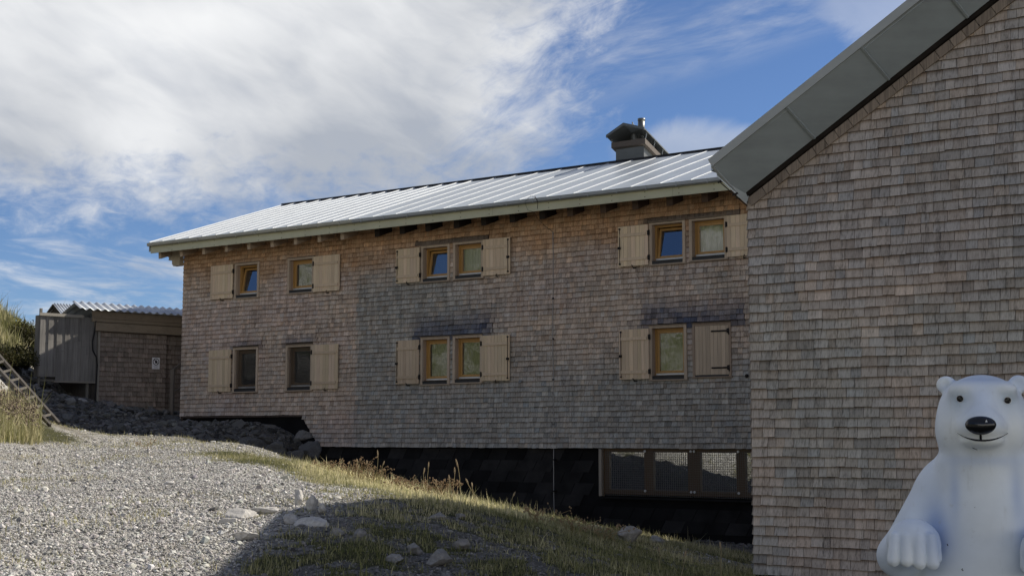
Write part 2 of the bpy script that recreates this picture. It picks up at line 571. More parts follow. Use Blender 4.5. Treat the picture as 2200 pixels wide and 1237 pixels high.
for a, b_, z in [(0, .4, .46), (2.0, .4, .44), (4.3, .4, .30), (4.4, 2.2, .08), (2, 2.5, .42), (0, 3, .5), (5.2, .6, -.15), (5.3, 2.5, -.15), (6.2, .5, -1.0), (6.6, 2.2, -1.1),
                 (8, .5, -2.3), (12, .5, -2.5), (16, .5, -2.52), (19, .5, -2.52), (8, 3.2, -2.1), (12, 4, -2.4), (16, 4.5, -2.4), (10, 6.5, -1.4), (13, 7, -1.6), (16, 7.5, -1.9),
                 (7, 5, -.6), (19, 5, -2.45), (22, 3, -2.5), (0, -12, .4), (10, -13, -.5), (20, -13, -1), (5, -5, 0), (15, -5, -2.4)]:
    p = FM(a, b_, z)
    TP.append(tuple(p))
for a, b_, z in [(0, .3, -1.80), (2, .3, -1.82), (5, .3, -1.85), (-.6, -4, -2.1), (-1, -9, -2.45), (4, -6, -2.2), (9, .5, -2.0)]:
    TP.append(tuple(FG(a, b_, z)))
TP = np.array(TP)
_c = TP[:, :2] / 10.0
def _tps(r2):
    return 0.5 * r2 * np.log(r2 + 1e-9)
_n = len(TP)
_A = np.zeros((_n + 3, _n + 3))
_r2 = ((_c[:, None] - _c[None]) ** 2).sum(-1)
_A[:_n, :_n] = _tps(_r2) + np.eye(_n) * 2e-4
_A[:_n, _n] = 1; _A[:_n, _n + 1:] = _c
_A[_n, :_n] = 1; _A[_n + 1:, :_n] = _c.T
_W = np.linalg.solve(_A, np.concatenate([TP[:, 2], np.zeros(3)]))


def vnoise(x, y, seed=0):
    """smooth value noise"""
    xi, yi = np.floor(x).astype(np.int64), np.floor(y).astype(np.int64)
    fx, fy = x - xi, y - yi
    fx, fy = fx * fx * (3 - 2 * fx), fy * fy * (3 - 2 * fy)
    def h(i, j):
        k = (i * 374761393 + j * 668265263 + seed * 982451653) & 0xffffffff
        k = ((k ^ (k >> 13)) * 1274126177) & 0xffffffff
        return ((k ^ (k >> 16)) & 0xffff) / 65535.0
    return (h(xi, yi) * (1 - fx) + h(xi + 1, yi) * fx) * (1 - fy) + (h(xi, yi + 1) * (1 - fx) + h(xi + 1, yi + 1) * fx) * fy


def fbm(x, y, seed=0, oct=4):
    r = 0; amp = 0.5; s = 0
    for i in range(oct):
        r = r + vnoise(x * 2 ** i, y * 2 ** i, seed + i) * amp
        s += amp
        amp *= 0.5
    return r / s


def base_h(x, y):
    x = np.asarray(x, float); y = np.asarray(y, float)
    q = np.stack([x.ravel(), y.ravel()], 1) / 10.0
    out = np.zeros(len(q))
    for i in range(0, len(q), 20000):
        qq = q[i:i + 20000]
        r2 = ((qq[:, None] - _c[None]) ** 2).sum(-1)
        out[i:i + 20000] = _tps(r2) @ _W[:_n] + _W[_n] + qq @ _W[_n + 1:]
    z = out.reshape(x.shape)
    r = np.hypot(x - 0, y - 28)
    far = np.clip((r - 42) / 40, 0, 1)
    far = far * far * (3 - 2 * far)
    zf = -3.0 - 0.05 * np.clip(r - 60, 0, 400)
    return z * (1 - far) + zf * far


def ground_h(x, y):
    z = base_h(x, y)
    return z + (fbm(x * 1.1, y * 1.1, 3) - 0.5) * 0.10 + (fbm(x * 5, y * 5, 9) - 0.5) * 0.035


def hit(u, v, y0=9.5, y1=60):
    ys = np.arange(y0, y1, .05)
    r = px_ray(u, v); r = r / r[1]
    P_ = r[None] * ys[:, None]
    g_ = ground_h(P_[:, 0], P_[:, 1])
    k_ = np.argmax(P_[:, 2] < g_)
    if not (P_[:, 2] < g_).any(): k_ = len(ys) // 2
    return np.array([P_[k_, 0], P_[k_, 1], g_[k_]])


# where grass grows (0..1)
def img_uv(x, y, z):
    c, s = math.cos(PITCH), math.sin(PITCH)
    yc = y * c + z * s
    return 1100 + F_PX * x / yc, 618.5 - F_PX * (-y * s + z * c) / yc  # pebbles on the near right darkened to match the shade painted there


def main_ab(x, y):
    px, py = x - O_MAIN[0], y - O_MAIN[1]
    return px * D[0] + py * D[1], px * N[0] + py * N[1]


def seg_d(x, y, p, q):
    p = np.array(p[:2]); q = np.array(q[:2])
    d = q - p
    t = np.clip(((x - p[0]) * d[0] + (y - p[1]) * d[1]) / (d @ d), 0, 1)
    return np.hypot(x - p[0] - t * d[0], y - p[1] - t * d[1])


CREST = [at(640, 990, 26), at(740, 1020, 24.5), at(850, 1050, 22.0), at(960, 1075, 20.0), at(1060, 1097, 19.0), at(1200, 1122, 19.8), at(1300, 1143, 21.0), at(1400, 1166, 23.0), at(1500, 1180, 24.0)]


def grass_w(x, y):
    a, b_ = main_ab(x, y)
    g = np.zeros_like(x)
    dm = np.full_like(x, 1e9)
    for i in range(len(CREST) - 1):
        dm = np.minimum(dm, seg_d(x, y, CREST[i], CREST[i + 1]))
    nz = fbm(x * 0.7, y * 0.7, 21)
    nf = fbm(x * 2.3, y * 2.3, 33)
    g = np.clip(1.35 - dm / 1.9 + (nz - 0.5) * 1.6, 0, 1)
    # the whole near right slope is thin turf
    right = np.clip((x + 3.0 - (y - 12.5) * .14 + (nz - 0.5) * 1.6) / 1.3, 0, 1) * np.clip((22 - y) / 3, 0, 1)
    nf2 = fbm(x * 4.5, y * 4.5, 45)
    g = np.maximum(g, right * np.clip(0.42 + .10 * np.clip(x + 1, 0, 3) + (nf - 0.46) * 2.2 + (nf2 - .5) * 2.6, 0, 1))
    # patches at the foot of the gravel
    ed = np.clip(1 - np.abs(x + 2.2 + (y - 13) * -0.1) / 1.2, 0, 1) * np.clip((15.5 - y) / 2, 0, 1)
    g = np.maximum(g, ed * np.clip((nf - 0.48) * 5, 0, 1))
    # strip along the edge of the shade in front of the lodge
    strip = np.clip(1 - np.abs((y + 0.10 * (x + 8)) - 31.8 + (nz - 0.5) * 2) / 1.5, 0, 1) * np.clip((-4.0 - x) / 1.0, 0, 1)
    g = np.maximum(g, strip * np.clip(0.15 + (nf - 0.4) * 3, 0, 1) * 0.9)
    # left mound and hillside
    pm = at(20, 900, 28)
    md = np.hypot((x - pm[0] + .5) / 1.7, (y - pm[1]) / 3.6)
    g = np.maximum(g, np.clip(1.6 - md * 1.25 + (nz - 0.5) * 0.8, 0, 1))
    hill = np.clip((-15.6 - x + (y - 40) * -0.10) / 1.4, 0, 1) * np.clip((y - 40) / 3, 0, 1)
    g = np.maximum(g, hill)
    far = np.clip((np.hypot(x, y - 25) - 35) / 10, 0, 1)
    g = np.maximum(g, far * 0.9)
    return g


def axis(lo, hi, step, far, ratio=1.25):
    core = list(np.arange(lo, hi + 1e-6, step))
    l, r, s = [], [], step
    x = lo
    while x > -far:
        s *= ratio
        x -= s
        l.append(x)
    s = step
    x = hi
    while x < far:
        s *= ratio
        x += s
        r.append(x)
    return np.array(l[::-1] + core + r)


gx = axis(-19, 9, 0.085, 900)
gy = np.concatenate([axis(9.5, 34, 0.085, 12, 1.3)[:0], axis(9.5, 50, 0.095, 900)])
GX, GY = np.meshgrid(gx, gy)
GZ = ground_h(GX, GY)
GW = grass_w(GX, GY)
gv = np.stack([GX.ravel(), GY.ravel(), GZ.ravel()], 1)
ny, nx = GX.shape
ii = (np.arange(ny - 1)[:, None] * nx + np.arange(nx - 1)[None]).ravel()
gf = np.stack([ii, ii + 1, ii + nx + 1, ii + nx], 1)
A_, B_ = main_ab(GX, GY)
gravel_shade = np.clip((9.5 - B_) / 2.0, 0, 1) * np.clip((A_ + 6) / 2, 0, 1) * (GY > 20)  # gravel before the lodge darkened: shade put into its colour
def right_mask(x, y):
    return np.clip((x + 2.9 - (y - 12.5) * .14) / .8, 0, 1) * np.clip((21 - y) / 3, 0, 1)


gravel_shade = np.maximum(gravel_shade, .95 * right_mask(GX, GY))  # near right foreground darkened in colour too, dirt plus painted shade
gc = np.stack([GW.ravel(), gravel_shade.ravel(), np.zeros(GW.size)], 1)
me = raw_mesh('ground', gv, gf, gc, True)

M_GROUND, t, b, _ = new_mat('gravel_and_turf')
co = t.n('ShaderNodeTexCoord').outputs['Object']
vc = t.n('ShaderNodeVertexColor', layer_name='Col').outputs[0]
sp = t.n('ShaderNodeSeparateColor'); t.link(vc, sp.inputs[0])
vo = t.n('ShaderNodeTexVoronoi'); vo.inputs['Scale'].default_value = 22; t.link(co, vo.inputs['Vector'])
vo2 = t.n('ShaderNodeTexVoronoi'); vo2.inputs['Scale'].default_value = 55; t.link(co, vo2.inputs['Vector'])
sc = t.n('ShaderNodeSeparateColor'); t.link(vo.outputs['Color'], sc.inputs[0])
sc2 = t.n('ShaderNodeSeparateColor'); t.link(vo2.outputs['Color'], sc2.inputs[0])
st = t.ramp(sc.outputs[0], [(0.0, (0.15, 0.145, 0.135)), (0.45, (0.29, 0.28, 0.255)), (0.8, (0.42, 0.405, 0.37)), (1.0, (0.58, 0.56, 0.51))])
st2 = t.ramp(sc2.outputs[0], [(0.0, (0.15, 0.14, 0.125)), (0.6, (0.31, 0.295, 0.265)), (1.0, (0.48, 0.46, 0.42))])
pick = t.smooth(t.noise(co, 3.0, 4, 0.6), 0.45, 0.6)
gravel = t.mix(pick, st, st2)
dirt = t.ramp(t.noise(co, 1.2, 6, 0.65), [(0.3, (0.12, 0.105, 0.075)), (0.7, (0.21, 0.19, 0.145))])
gravel = t.mix(t.smooth(t.noise(co, 0.5, 5, 0.6), 0.52, 0.72), gravel, dirt)
turf = t.ramp(t.noise(co, 9.0, 6, 0.7), [(0.3, (0.030, 0.034, 0.014)), (0.55, (0.065, 0.064, 0.028)), (0.75, (0.13, 0.115, 0.06))])
gm = t.smooth(t.math('ADD', sp.outputs[0], t.math('MULTIPLY', t.math('SUBTRACT', t.noise(co, 6, 5, 0.7), 0.5), 0.9)), 0.35, 0.65)
gravel = t.mix(t.math('MULTIPLY', sp.outputs[1], 0.8), gravel, (0.075, 0.070, 0.062, 1))  # blends the painted shade into the gravel colour
cc = t.mix(gm, gravel, turf)
t.link(cc, b.inputs['Base Color'])
setb(b, 0.95, 0, 0.15)
hh = t.math('ADD', t.math('MULTIPLY', vo.outputs['Distance'], -1.0), t.math('MULTIPLY', vo2.outputs['Distance'], -0.5))
hh = t.math('ADD', hh, t.math('MULTIPLY', t.noise(co, 14, 5, 0.7), 0.9))
bump(t, b, hh, 0.9, 0.035)
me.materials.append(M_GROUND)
ground = bpy.data.objects.new('ground', me)
scene.collection.objects.link(ground)
ground['kind'] = 'structure'


# ------------------------------------------------------------------ shingle cladding
def shingle_wall(mb, fr, a0, a1, z0, z1, expo, holes=(), keep=None, colf=None, wr=(0.07, 0.19), b0=0.0, proud=None, wave=0.012, seed=1):
    rg = np.random.default_rng(seed)
    z = z0
    row = 0
    verts, cols = [], []
    holes = list(holes)
    while z < z1:
        top = min(z + expo * 1.12, z1 + 0.02)
        # cut the row into runs free of openings
        runs = [(a0, a1)]
        for (h0, h1, g0, g1) in holes:
            if z + expo * 0.55 > g0 and z + expo * 0.45 < g1:
                nr = []
                for r0, r1 in runs:
                    if h1 <= r0 or h0 >= r1:
                        nr.append((r0, r1)); continue
                    if h0 > r0: nr.append((r0, h0))
                    if h1 < r1: nr.append((h1, r1))
                runs = nr
        for r0, r1 in runs:
            a = r0
            while a < r1 - 0.004:
                wd = rg.uniform(*wr) if rg.random() > 0.1 else rg.uniform(wr[0] * 0.7, wr[1] * 1.2)
                e = min(a + wd, r1)
                if r1 - e < 0.035:
                    e = r1
                am = (a + e) / 2
                dz = (math.sin(am * 1.3 + row * 1.7) + math.sin(am * 3.1 + row)) * wave * 0.35 + rg.normal(0, 0.0035)
                zb, zt = z + dz, top + dz
                if keep is not None:
                    lim = keep(am, z + expo * 0.5, a, e, zb, zt)
                    if lim is None:
                        a = e; continue
                    a_, e_, zb, zt = lim[:4]
                    at_ = lim[4] if len(lim) > 4 else a_
                else:
                    a_, e_ = a, e
                    at_ = a_
                pr = 0.034 + rg.normal(0, 0.0022)
                px = proud(am, z) if proud else 0.0
                px2 = proud(am, z + expo) if proud else 0.0
                g = 0.0024
                tl = rg.normal(0, 0.0015)
                bb, bt = b0 + pr + px, b0 + 0.006 + px2
                zm = zb + (zt - zb) * rg.uniform(.52, .66)
                bm_ = bb + (bt - bb) * .6
                verts.append([(a_ + g, bb, zb + tl), (e_ - g, bb, zb - tl), (e_ - g, bt, zt), (at_ + g, bt, zt),
                              (a_ + g, b0, zb + tl), (e_ - g, b0, zb - tl), (e_ - g, b0, zt), (at_ + g, b0, zt),
                              (e_ - g, bm_, zm), (a_ * .42 + at_ * .58 + g, bm_, zm)])
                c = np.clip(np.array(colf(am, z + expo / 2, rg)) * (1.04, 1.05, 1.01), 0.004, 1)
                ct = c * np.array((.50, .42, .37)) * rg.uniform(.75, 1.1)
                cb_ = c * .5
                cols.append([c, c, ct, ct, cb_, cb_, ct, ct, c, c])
                a = e
        z += expo
        row += 1
    V = np.array(verts).reshape(-1, 3)
    C = np.array(cols).reshape(-1, 3)
    # tops are darker: brown kept from rain plus painted shade under the next butt
    tmp = MB(fr)
    base = mb.n
    mb.v.append(fr.arr(V)); mb.col.append(C)
    k = len(verts)
    idx = base + np.arange(k)[:, None] * 10
    for f in ((0, 1, 8, 9), (9, 8, 2, 3), (0, 4, 5, 1), (4, 0, 3, 7), (1, 5, 6, 2)):
        mb.fc.extend((idx + np.array(f)).tolist())
    mb.n += len(V)


def sm(x, lo, hi):
    t_ = min(max((x - lo) / (hi - lo), 0.0), 1.0)
    return t_ * t_ * (3 - 2 * t_)


def lerp(c1, c2, f):
    return [c1[i] * (1 - f) + c2[i] * f for i in range(3)]


def vn1(x, y, s):
    return float(fbm(np.array([x]), np.array([y]), s, 3)[0])


C_GREY = (0.315, 0.292, 0.262)
C_BROWN = (0.46, 0.365, 0.295)
C_PINK = (0.45, 0.35, 0.295)
C_ORNG = (0.42, 0.25, 0.135)
C_BLUE = (0.070, 0.078, 0.115)
C_DARK = (0.10, 0.085, 0.075)


def main_col(a, z, rg):
    nz = vn1(a * 0.45 + 3, z * 0.8, 5)
    nz2 = vn1(a * 1.4, z * 2.2, 8)
    c = lerp(C_BROWN, C_PINK, sm(nz, .4, .6))
    # grey weathering starts sharply where the newer part of the house begins
    g = sm(a, 7.2, 7.3) * (1 - 0.85 * sm(a - (z - 2.5) * -0.6, 10.8, 13.5) * sm(z, 1.0, 2.6)) * (1 - sm(z, 4.1, 5.1))
    g = max(g, 0.75 * sm(1.2 - z, 0.0, 1.1) * (0.55 if a < 7.2 else 1))
    g = min(1, max(0, g + (nz2 - 0.5) * 0.7))
    c = lerp(c, C_GREY, g)
    o = sm(z + (nz2 - .5) * 0.9, 4.45, 5.35)
    c = lerp(c, C_ORNG, o * 0.85)
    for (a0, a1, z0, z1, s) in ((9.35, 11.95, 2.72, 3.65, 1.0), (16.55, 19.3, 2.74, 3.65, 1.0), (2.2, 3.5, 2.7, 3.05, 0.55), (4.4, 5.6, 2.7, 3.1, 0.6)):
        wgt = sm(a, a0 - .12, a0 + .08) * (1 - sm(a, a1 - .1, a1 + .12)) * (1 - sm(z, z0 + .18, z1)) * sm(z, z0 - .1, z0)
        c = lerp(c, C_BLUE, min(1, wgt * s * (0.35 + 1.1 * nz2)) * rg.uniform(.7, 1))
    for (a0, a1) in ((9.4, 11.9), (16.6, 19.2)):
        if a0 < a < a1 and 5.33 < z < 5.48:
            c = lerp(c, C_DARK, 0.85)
    k = rg.normal(1.0, 0.11)
    if rg.random() < 0.06: k *= 0.82
    if rg.random() < 0.05: k *= 1.12
    hue = rg.normal(0, 0.03)
    return (c[0] * k * (1 + hue), c[1] * k, c[2] * k * (1 - hue))


def gab_col(a, z, rg):
    nz = vn1(a * 0.8, z * 0.9, 15)
    c = lerp((0.385, 0.348, 0.305), (0.44, 0.362, 0.305), sm(nz, .38, .62))
    c = lerp(c, (0.36, 0.325, 0.31), sm(z, 1.2, 2.6) * 0.7)
    c = lerp(c, (0.38, 0.28, 0.20), 0.8 * sm(z - 0.63 * a, 2.75, 3.1))
    k = rg.normal(1.0, 0.10)
    if rg.random() < 0.05: k *= 0.84
    hue = rg.normal(0, 0.03)
    return (c[0] * k * (1 + hue), c[1] * k, c[2] * k * (1 - hue))


# ------------------------------------------------------------------ the lodge
lodge = thing('mountain_lodge', tuple(FM(10, -5, 0.0)), 'long shingle clad mountain lodge with metal roof and wooden shutters', 'lodge')
A_END = 24.5
Z_EAVE = 5.86
WIN = {  # a0, a1, z0, z1 of the opening with its casing
    'UL1': (2.30, 3.34, 4.26, 5.32), 'UL2': (4.52, 5.58, 4.28, 5.32),
    'UM1': (9.57, 10.57, 4.30, 5.30), 'UM2': (10.69, 11.71, 4.31, 5.31),
    'UR1': (16.79, 17.79, 4.28, 5.33), 'UR2': (17.90, 18.92, 4.30, 5.33),
    'LL1': (2.30, 3.36, 1.40, 2.73), 'LL2': (4.50, 5.57, 1.40, 2.73),
    'LM1': (9.58, 10.58, 1.47, 2.75), 'LM2': (10.69, 11.68, 1.49, 2.75),
    'LR1': (16.76, 17.79, 1.43, 2.75), 'LR2': (17.95, 18.97, 1.47, 2.75)}
holes = list(WIN.values())


def main_keep(am, zm, a, e, zb, zt):
    # lower left part of the cladding stops higher, with a slanting cut
    if zm < 0.62:
        lim = 5.17 + (0.62 - zm) * (0.75 / 0.91)
        if e < lim - .05:
            return None
        if a < lim + .12:
            f1 = lambda z_: 5.17 + (0.62 - min(z_, .62)) * (0.75 / 0.91)
            e = max(e, f1(zb) + .02)
            if a < lim:
                return f1(zb), e, zb, zt, f1(zt)
    # the cladding flares outwards at the left corner
    return a, e, zb, zt


def main_proud(am, z):
    p = 0.0
    for (a0, a1, zt) in ((9.35, 11.95, 2.78), (16.55, 19.25, 2.78), (2.2, 3.5, 2.75), (4.4, 5.7, 2.75)):
        if a0 - .2 < am < a1 + .2:
            w_ = sm(am, a0 - .2, a0 + .1) * (1 - sm(am, a1 - .1, a1 + .2))
            if z >= zt - 0.05:
                p += w_ * 0.055 * max(0, 1 - (z - zt) / 0.55)
    for (a0, a1) in ((9.4, 11.9), (16.6, 19.2)):
        if a0 < am < a1 and z > 5.3:
            p += 0.05 * max(0, 1 - (z - 5.3) / 0.35)
    if z < 0.9:
        p += 0.04 * (1 - max(z + .25, 0) / 1.15)
    return p


mb = MB(FM)
# backing sheet with the openings left free
xs = sorted({-0.0, A_END} | {h[0] for h in holes} | {h[1] for h in holes} | {5.17, 5.92})
zs = sorted({0.62, Z_EAVE + 0.25} | {h[2] for h in holes} | {h[3] for h in holes})
for i in range(len(xs) - 1):
    for j in range(len(zs) - 1):
        ca, cz = (xs[i] + xs[i + 1]) / 2, (zs[j] + zs[j + 1]) / 2
        if any(h[0] < ca < h[1] and h[2] < cz < h[3] for h in holes):
            continue
        mb.quad([(xs[i], 0, zs[j]), (xs[i + 1], 0, zs[j]), (xs[i + 1], 0, zs[j + 1]), (xs[i], 0, zs[j + 1])], (0.08, 0.06, 0.05))
mb.prism([(5.19, 0.62), (5.94, -0.25), (A_END, -0.25), (A_END, 0.62)], -0.03, 0.0, (0.08, 0.06, 0.05))
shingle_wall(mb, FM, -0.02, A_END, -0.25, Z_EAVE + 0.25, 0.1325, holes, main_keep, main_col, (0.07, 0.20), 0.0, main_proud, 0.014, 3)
# end wall and rear of the house
FE = Frame(FM(-0.0, 0, 0), -N, -D)
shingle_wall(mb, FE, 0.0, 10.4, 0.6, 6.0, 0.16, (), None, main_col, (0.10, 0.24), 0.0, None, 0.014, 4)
mb.quad([(0, 0, .3), (0, -10.4, .3), (0, -10.4, 6.1), (0, 0, 6.1)], (0.1, 0.08, 0.07))
mb.prism([(0, 0)], 0, 0) if False else None
mb.add([(0, 0, 6.1), (0, -10.4, 6.1), (0, -5.2, 7.95)], [(0, 1, 2)], (0.22, 0.15, 0.1))
mb.quad([(0, -10.4, -2.6), (A_END, -10.4, -2.6), (A_END, -10.4, 6.1), (0, -10.4, 6.1)], (0.2, 0.17, 0.15))
mb.quad([(A_END, 0, -2.6), (A_END, -10.4, -2.6), (A_END, -10.4, 6.1), (A_END, 0, 6.1)], (0.2, 0.17, 0.15))
mb.add([(A_END, 0, 6.1), (A_END, -10.4, 6.1), (A_END, -5.2, 7.95)], [(0, 1, 2)], (0.22, 0.15, 0.1))
mb.quad([(20.5, -.12, -1.5), (A_END, -.12, -1.5), (A_END, -.12, -.2), (20.5, -.12, -.2)], (.1, .08, .07))
build(mb, 'wall', M_SHINGLE, lodge)

# dark slate plinth under the cladding
mb = MB(FM)
mb.box(-0.05, 15.26, -0.14, -0.10, -2.9, 0.66, (1, 1, 1))
mb.box(15.26, A_END, -0.14, -0.10, -2.9, -1.47, (1, 1, 1))
rg = np.random.default_rng(5)
for r_ in range(8):
    zz = -0.30 - r_ * 0.285
    if zz < -2.2: break
    aa = 6.0 + (r_ % 2) * 0.3
    while aa < A_END - 1:
        if not (aa + 0.75 > 15.2 and zz > -1.5):
            o_ = rg.uniform(0, .006)
            k_ = rg.uniform(1.0, 3.6)
            mb.prism([(aa, zz - .275), (aa + .56, zz - .275), (aa + .72, zz + .02), (aa + .16, zz + .02)], -0.10, -0.085 + o_, (k_, k_, k_))
        aa += 0.575
mb.box(15.28, A_END, -0.10, 0.03, -1.50, -1.45, (1.5, 1.5, 1.5))
mb.box(15.0, A_END, -0.10, 0.01, -0.245, -0.215, (1.5, 1.3, 1.2))
build(mb, 'plinth', M_SLATE, lodge)

# roof
RZ0, RS = 6.105, 0.338
def rz(b_):  # top of the near roof slope at b
    return RZ0 + (0.95 - b_) * RS
mb = MB(FM)
A_R0, A_R1 = -0.62, 26.0
RB = -5.1
zt_ = rz(RB)
mb.hexa([(A_R0, RB, zt_ - .07), (A_R1, RB, zt_ - .07), (A_R1, .95, RZ0 - .07), (A_R0, .95, RZ0 - .07),
         (A_R0, RB, zt_), (A_R1, RB, zt_), (A_R1, .95, RZ0), (A_R0, .95, RZ0)])
mb.hexa([(A_R0, -11.2, RZ0 - .07), (A_R1, -11.2, RZ0 - .07), (A_R1, RB - .001, zt_ - .07), (A_R0, RB - .001, zt_ - .07),
         (A_R0, -11.2, RZ0), (A_R1, -11.2, RZ0), (A_R1, RB - .001, zt_), (A_R0, RB - .001, zt_)])
n_flat = len(mb.fc)
seams = list(np.arange(-0.58, 8.1, 0.59)) + list(np.arange(8.56, 26, 0.822))
for s_ in seams:
    h_ = 0.034 if s_ < 8.2 else 0.020
    w_ = 0.012 if s_ < 8.2 else .007
    n_ = 10
    for k in range(n_):
        b1 = 0.95 + (RB + 0.06 - 0.95) * k / n_
        b2 = 0.95 + (RB + 0.06 - 0.95) * (k + 1) / n_
        j1 = 0.006 * math.sin(s_ * 7 + k * 1.3); j2 = 0.006 * math.sin(s_ * 7 + (k + 1) * 1.3)
        mb.hexa([(s_ - w_ + j2, b2, rz(b2) + .001), (s_ + w_ + j2, b2, rz(b2) + .001), (s_ + w_ + j1, b1, rz(b1) + .001), (s_ - w_ + j1, b1, rz(b1) + .001),
                 (s_ - w_ * .5 + j2, b2, rz(b2) + h_), (s_ + w_ * .5 + j2, b2, rz(b2) + h_), (s_ + w_ * .5 + j1, b1, rz(b1) + h_), (s_ - w_ * .5 + j1, b1, rz(b1) + h_)])
roof = build(mb, 'roof', M_ROOF, lodge)
roof.data.materials.append(M_SEAM)
_mi = np.zeros(len(roof.data.polygons), np.int32); _mi[n_flat:] = 1
roof.data.polygons.foreach_set('material_index', _mi)
mb = MB(FM)
mb.box(A_R0 - .02, A_R1, RB - .12, RB + .12, zt_ - .03, zt_ + .03)
build(mb, 'ridge_cap', M_BLACK, roof)
mb = MB(FM)   # board along the sloping left edge
for b1, b2, s_ in ((0.90, -5.1, 1), (-5.1, -11.2, -1)):
    z1, z2 = rz(0.90), rz(-5.1)
    if s_ < 0: z1, z2 = rz(-5.1), RZ0
    mb.hexa([(A_R0 - .03, b1, z1 - .30), (A_R0 + .02, b1, z1 - .30), (A_R0 + .02, b2, z2 - .30), (A_R0 - .03, b2, z2 - .30),
             (A_R0 - .03, b1, z1 - .072), (A_R0 + .02, b1, z1 - .072), (A_R0 + .02, b2, z2 - .072), (A_R0 - .03, b2, z2 - .072)], (.8, .8, .9))
build(mb, 'verge_board', M_ZINC, roof)

mb = MB(FM)
mb.box(A_R0 + .03, 24.5, 0.84, 0.885, 5.775, 6.02)
for k, a_ in enumerate(np.arange(0.4, 19.5, 0.93)):
    for zz in ((5.83, 5.95) if k > 8 else (5.95, 5.81)):
        mb.box(a_ - .011, a_ + .011, 0.885, 0.891, zz - .011, zz + .011, (.12, .1, .08))
for a_ in (3.4, 7.2, 12.6, 17.9):
    mb.box(a_ - .003, a_ + .003, 0.885, 0.8865, 5.78, 6.0, (.45, .45, .4))
build(mb, 'fascia', M_FASCIA, lodge)


def gutter(a0, a1, mat, nm='gutter'):
    m_ = MB(FM)
    prof = [(0.89, 6.09), (0.89, 6.0), (0.92, 5.982), (0.99, 5.985), (1.015, 6.01), (1.018, 6.085), (1.005, 6.085), (0.995, 6.02), (0.90, 6.01), (0.90, 6.09)]
    k = len(prof)
    pts = [(a0, p[0], p[1]) for p in prof] + [(a1, p[0], p[1]) for p in prof]
    m_.add(pts, [(i, (i + 1) % k, (i + 1) % k + k, i + k) for i in range(k)] + [tuple(range(k - 1, -1, -1)), tuple(range(k, 2 * k))])
    for a_ in np.arange(math.ceil(a0 / 0.82) * 0.82, a1, 0.822):
        m_.box(a_ - .012, a_ + .012, 0.97, 1.024, 5.976, 6.092)
    return build(m_, nm, mat, lodge)


gutter(A_R0, 7.85, M_GUT_L)
gutter(7.853, 24.5, M_ZINC)

# soffit boards and rafters
mb = MB(FM)
mb.hexa([(A_R0 + .03, .84, rz(.84) - .315), (A_END, .84, rz(.84) - .315), (A_END, 0.0, rz(0) - .315), (A_R0 + .03, 0.0, rz(0) - .315),
         (A_R0 + .03, .84, rz(.84) - .27), (A_END, .84, rz(.84) - .27), (A_END, 0.0, rz(0) - .27), (A_R0 + .03, 0.0, rz(0) - .27)])
build(mb, 'soffit', M_SOFFIT, lodge)
raft_a = [-.42, 0.55, 1.55, 2.53, 3.48, 4.44, 5.38, 6.31, 7.18, 8.42, 9.32, 10.22, 11.2, 12.1, 13.02, 13.95, 14.8, 15.78, 16.7, 17.65, 18.6, 19.5, 20.4]
for i, a_ in enumerate(raft_a):
    mb = MB(FM)
    dark = a_ > 8
    wd = 0.062 if not dark else 0.085
    hb = 0.27 if not dark else 0.30
    be = 0.66 if not dark else 0.60
    col = (0.42, 0.33, 0.24) if not dark else (0.02, 0.014, 0.01)
    if dark and a_ > 14.5: col = (0.07, 0.045, 0.03)
    zt1, zt2 = rz(be) - .317, rz(-0.05) - .317
    mb.hexa([(a_ - wd, be - .02, zt1 - hb), (a_ + wd, be - .02, zt1 - hb), (a_ + wd, -0.05, zt2 - hb), (a_ - wd, -0.05, zt2 - hb),
             (a_ - wd, be, zt1), (a_ + wd, be, zt1), (a_ + wd, -0.05, zt2), (a_ - wd, -0.05, zt2)], col)
    build(mb, 'rafter', M_RAFT, lodge)
mb = MB(FM)   # carved purlin end at the left corner
mb.prism([(-.52, 5.62), (-.50, 5.70), (-.62, 5.78), (-.60, 5.92), (0.0, 5.98), (0.0, 5.42), (-.30, 5.42), (-.36, 5.50), (-.36, 5.60)], 0.0 + .04, 0.20, (0.40, 0.34, 0.25))
build(mb, 'purlin_end', M_RAFT, lodge)


# ---- windows
def ring(mb_, a0, a1, z0, z1, w_, b0, b1, col, wb=None):
    """rectangular frame of four boards, butted"""
    wb = w_ if wb is None else wb
    mb_.box(a0, a0 + w_, b0, b1, z0, z1, col)
    mb_.box(a1 - w_, a1, b0, b1, z0, z1, col)
    mb_.box(a0 + w_, a1 - w_, b0, b1 - .002, z1 - w_, z1, col)
    if wb > 0:
        mb_.box(a0 + w_, a1 - w_, b0, b1 - .002, z0, z0 + wb, col)


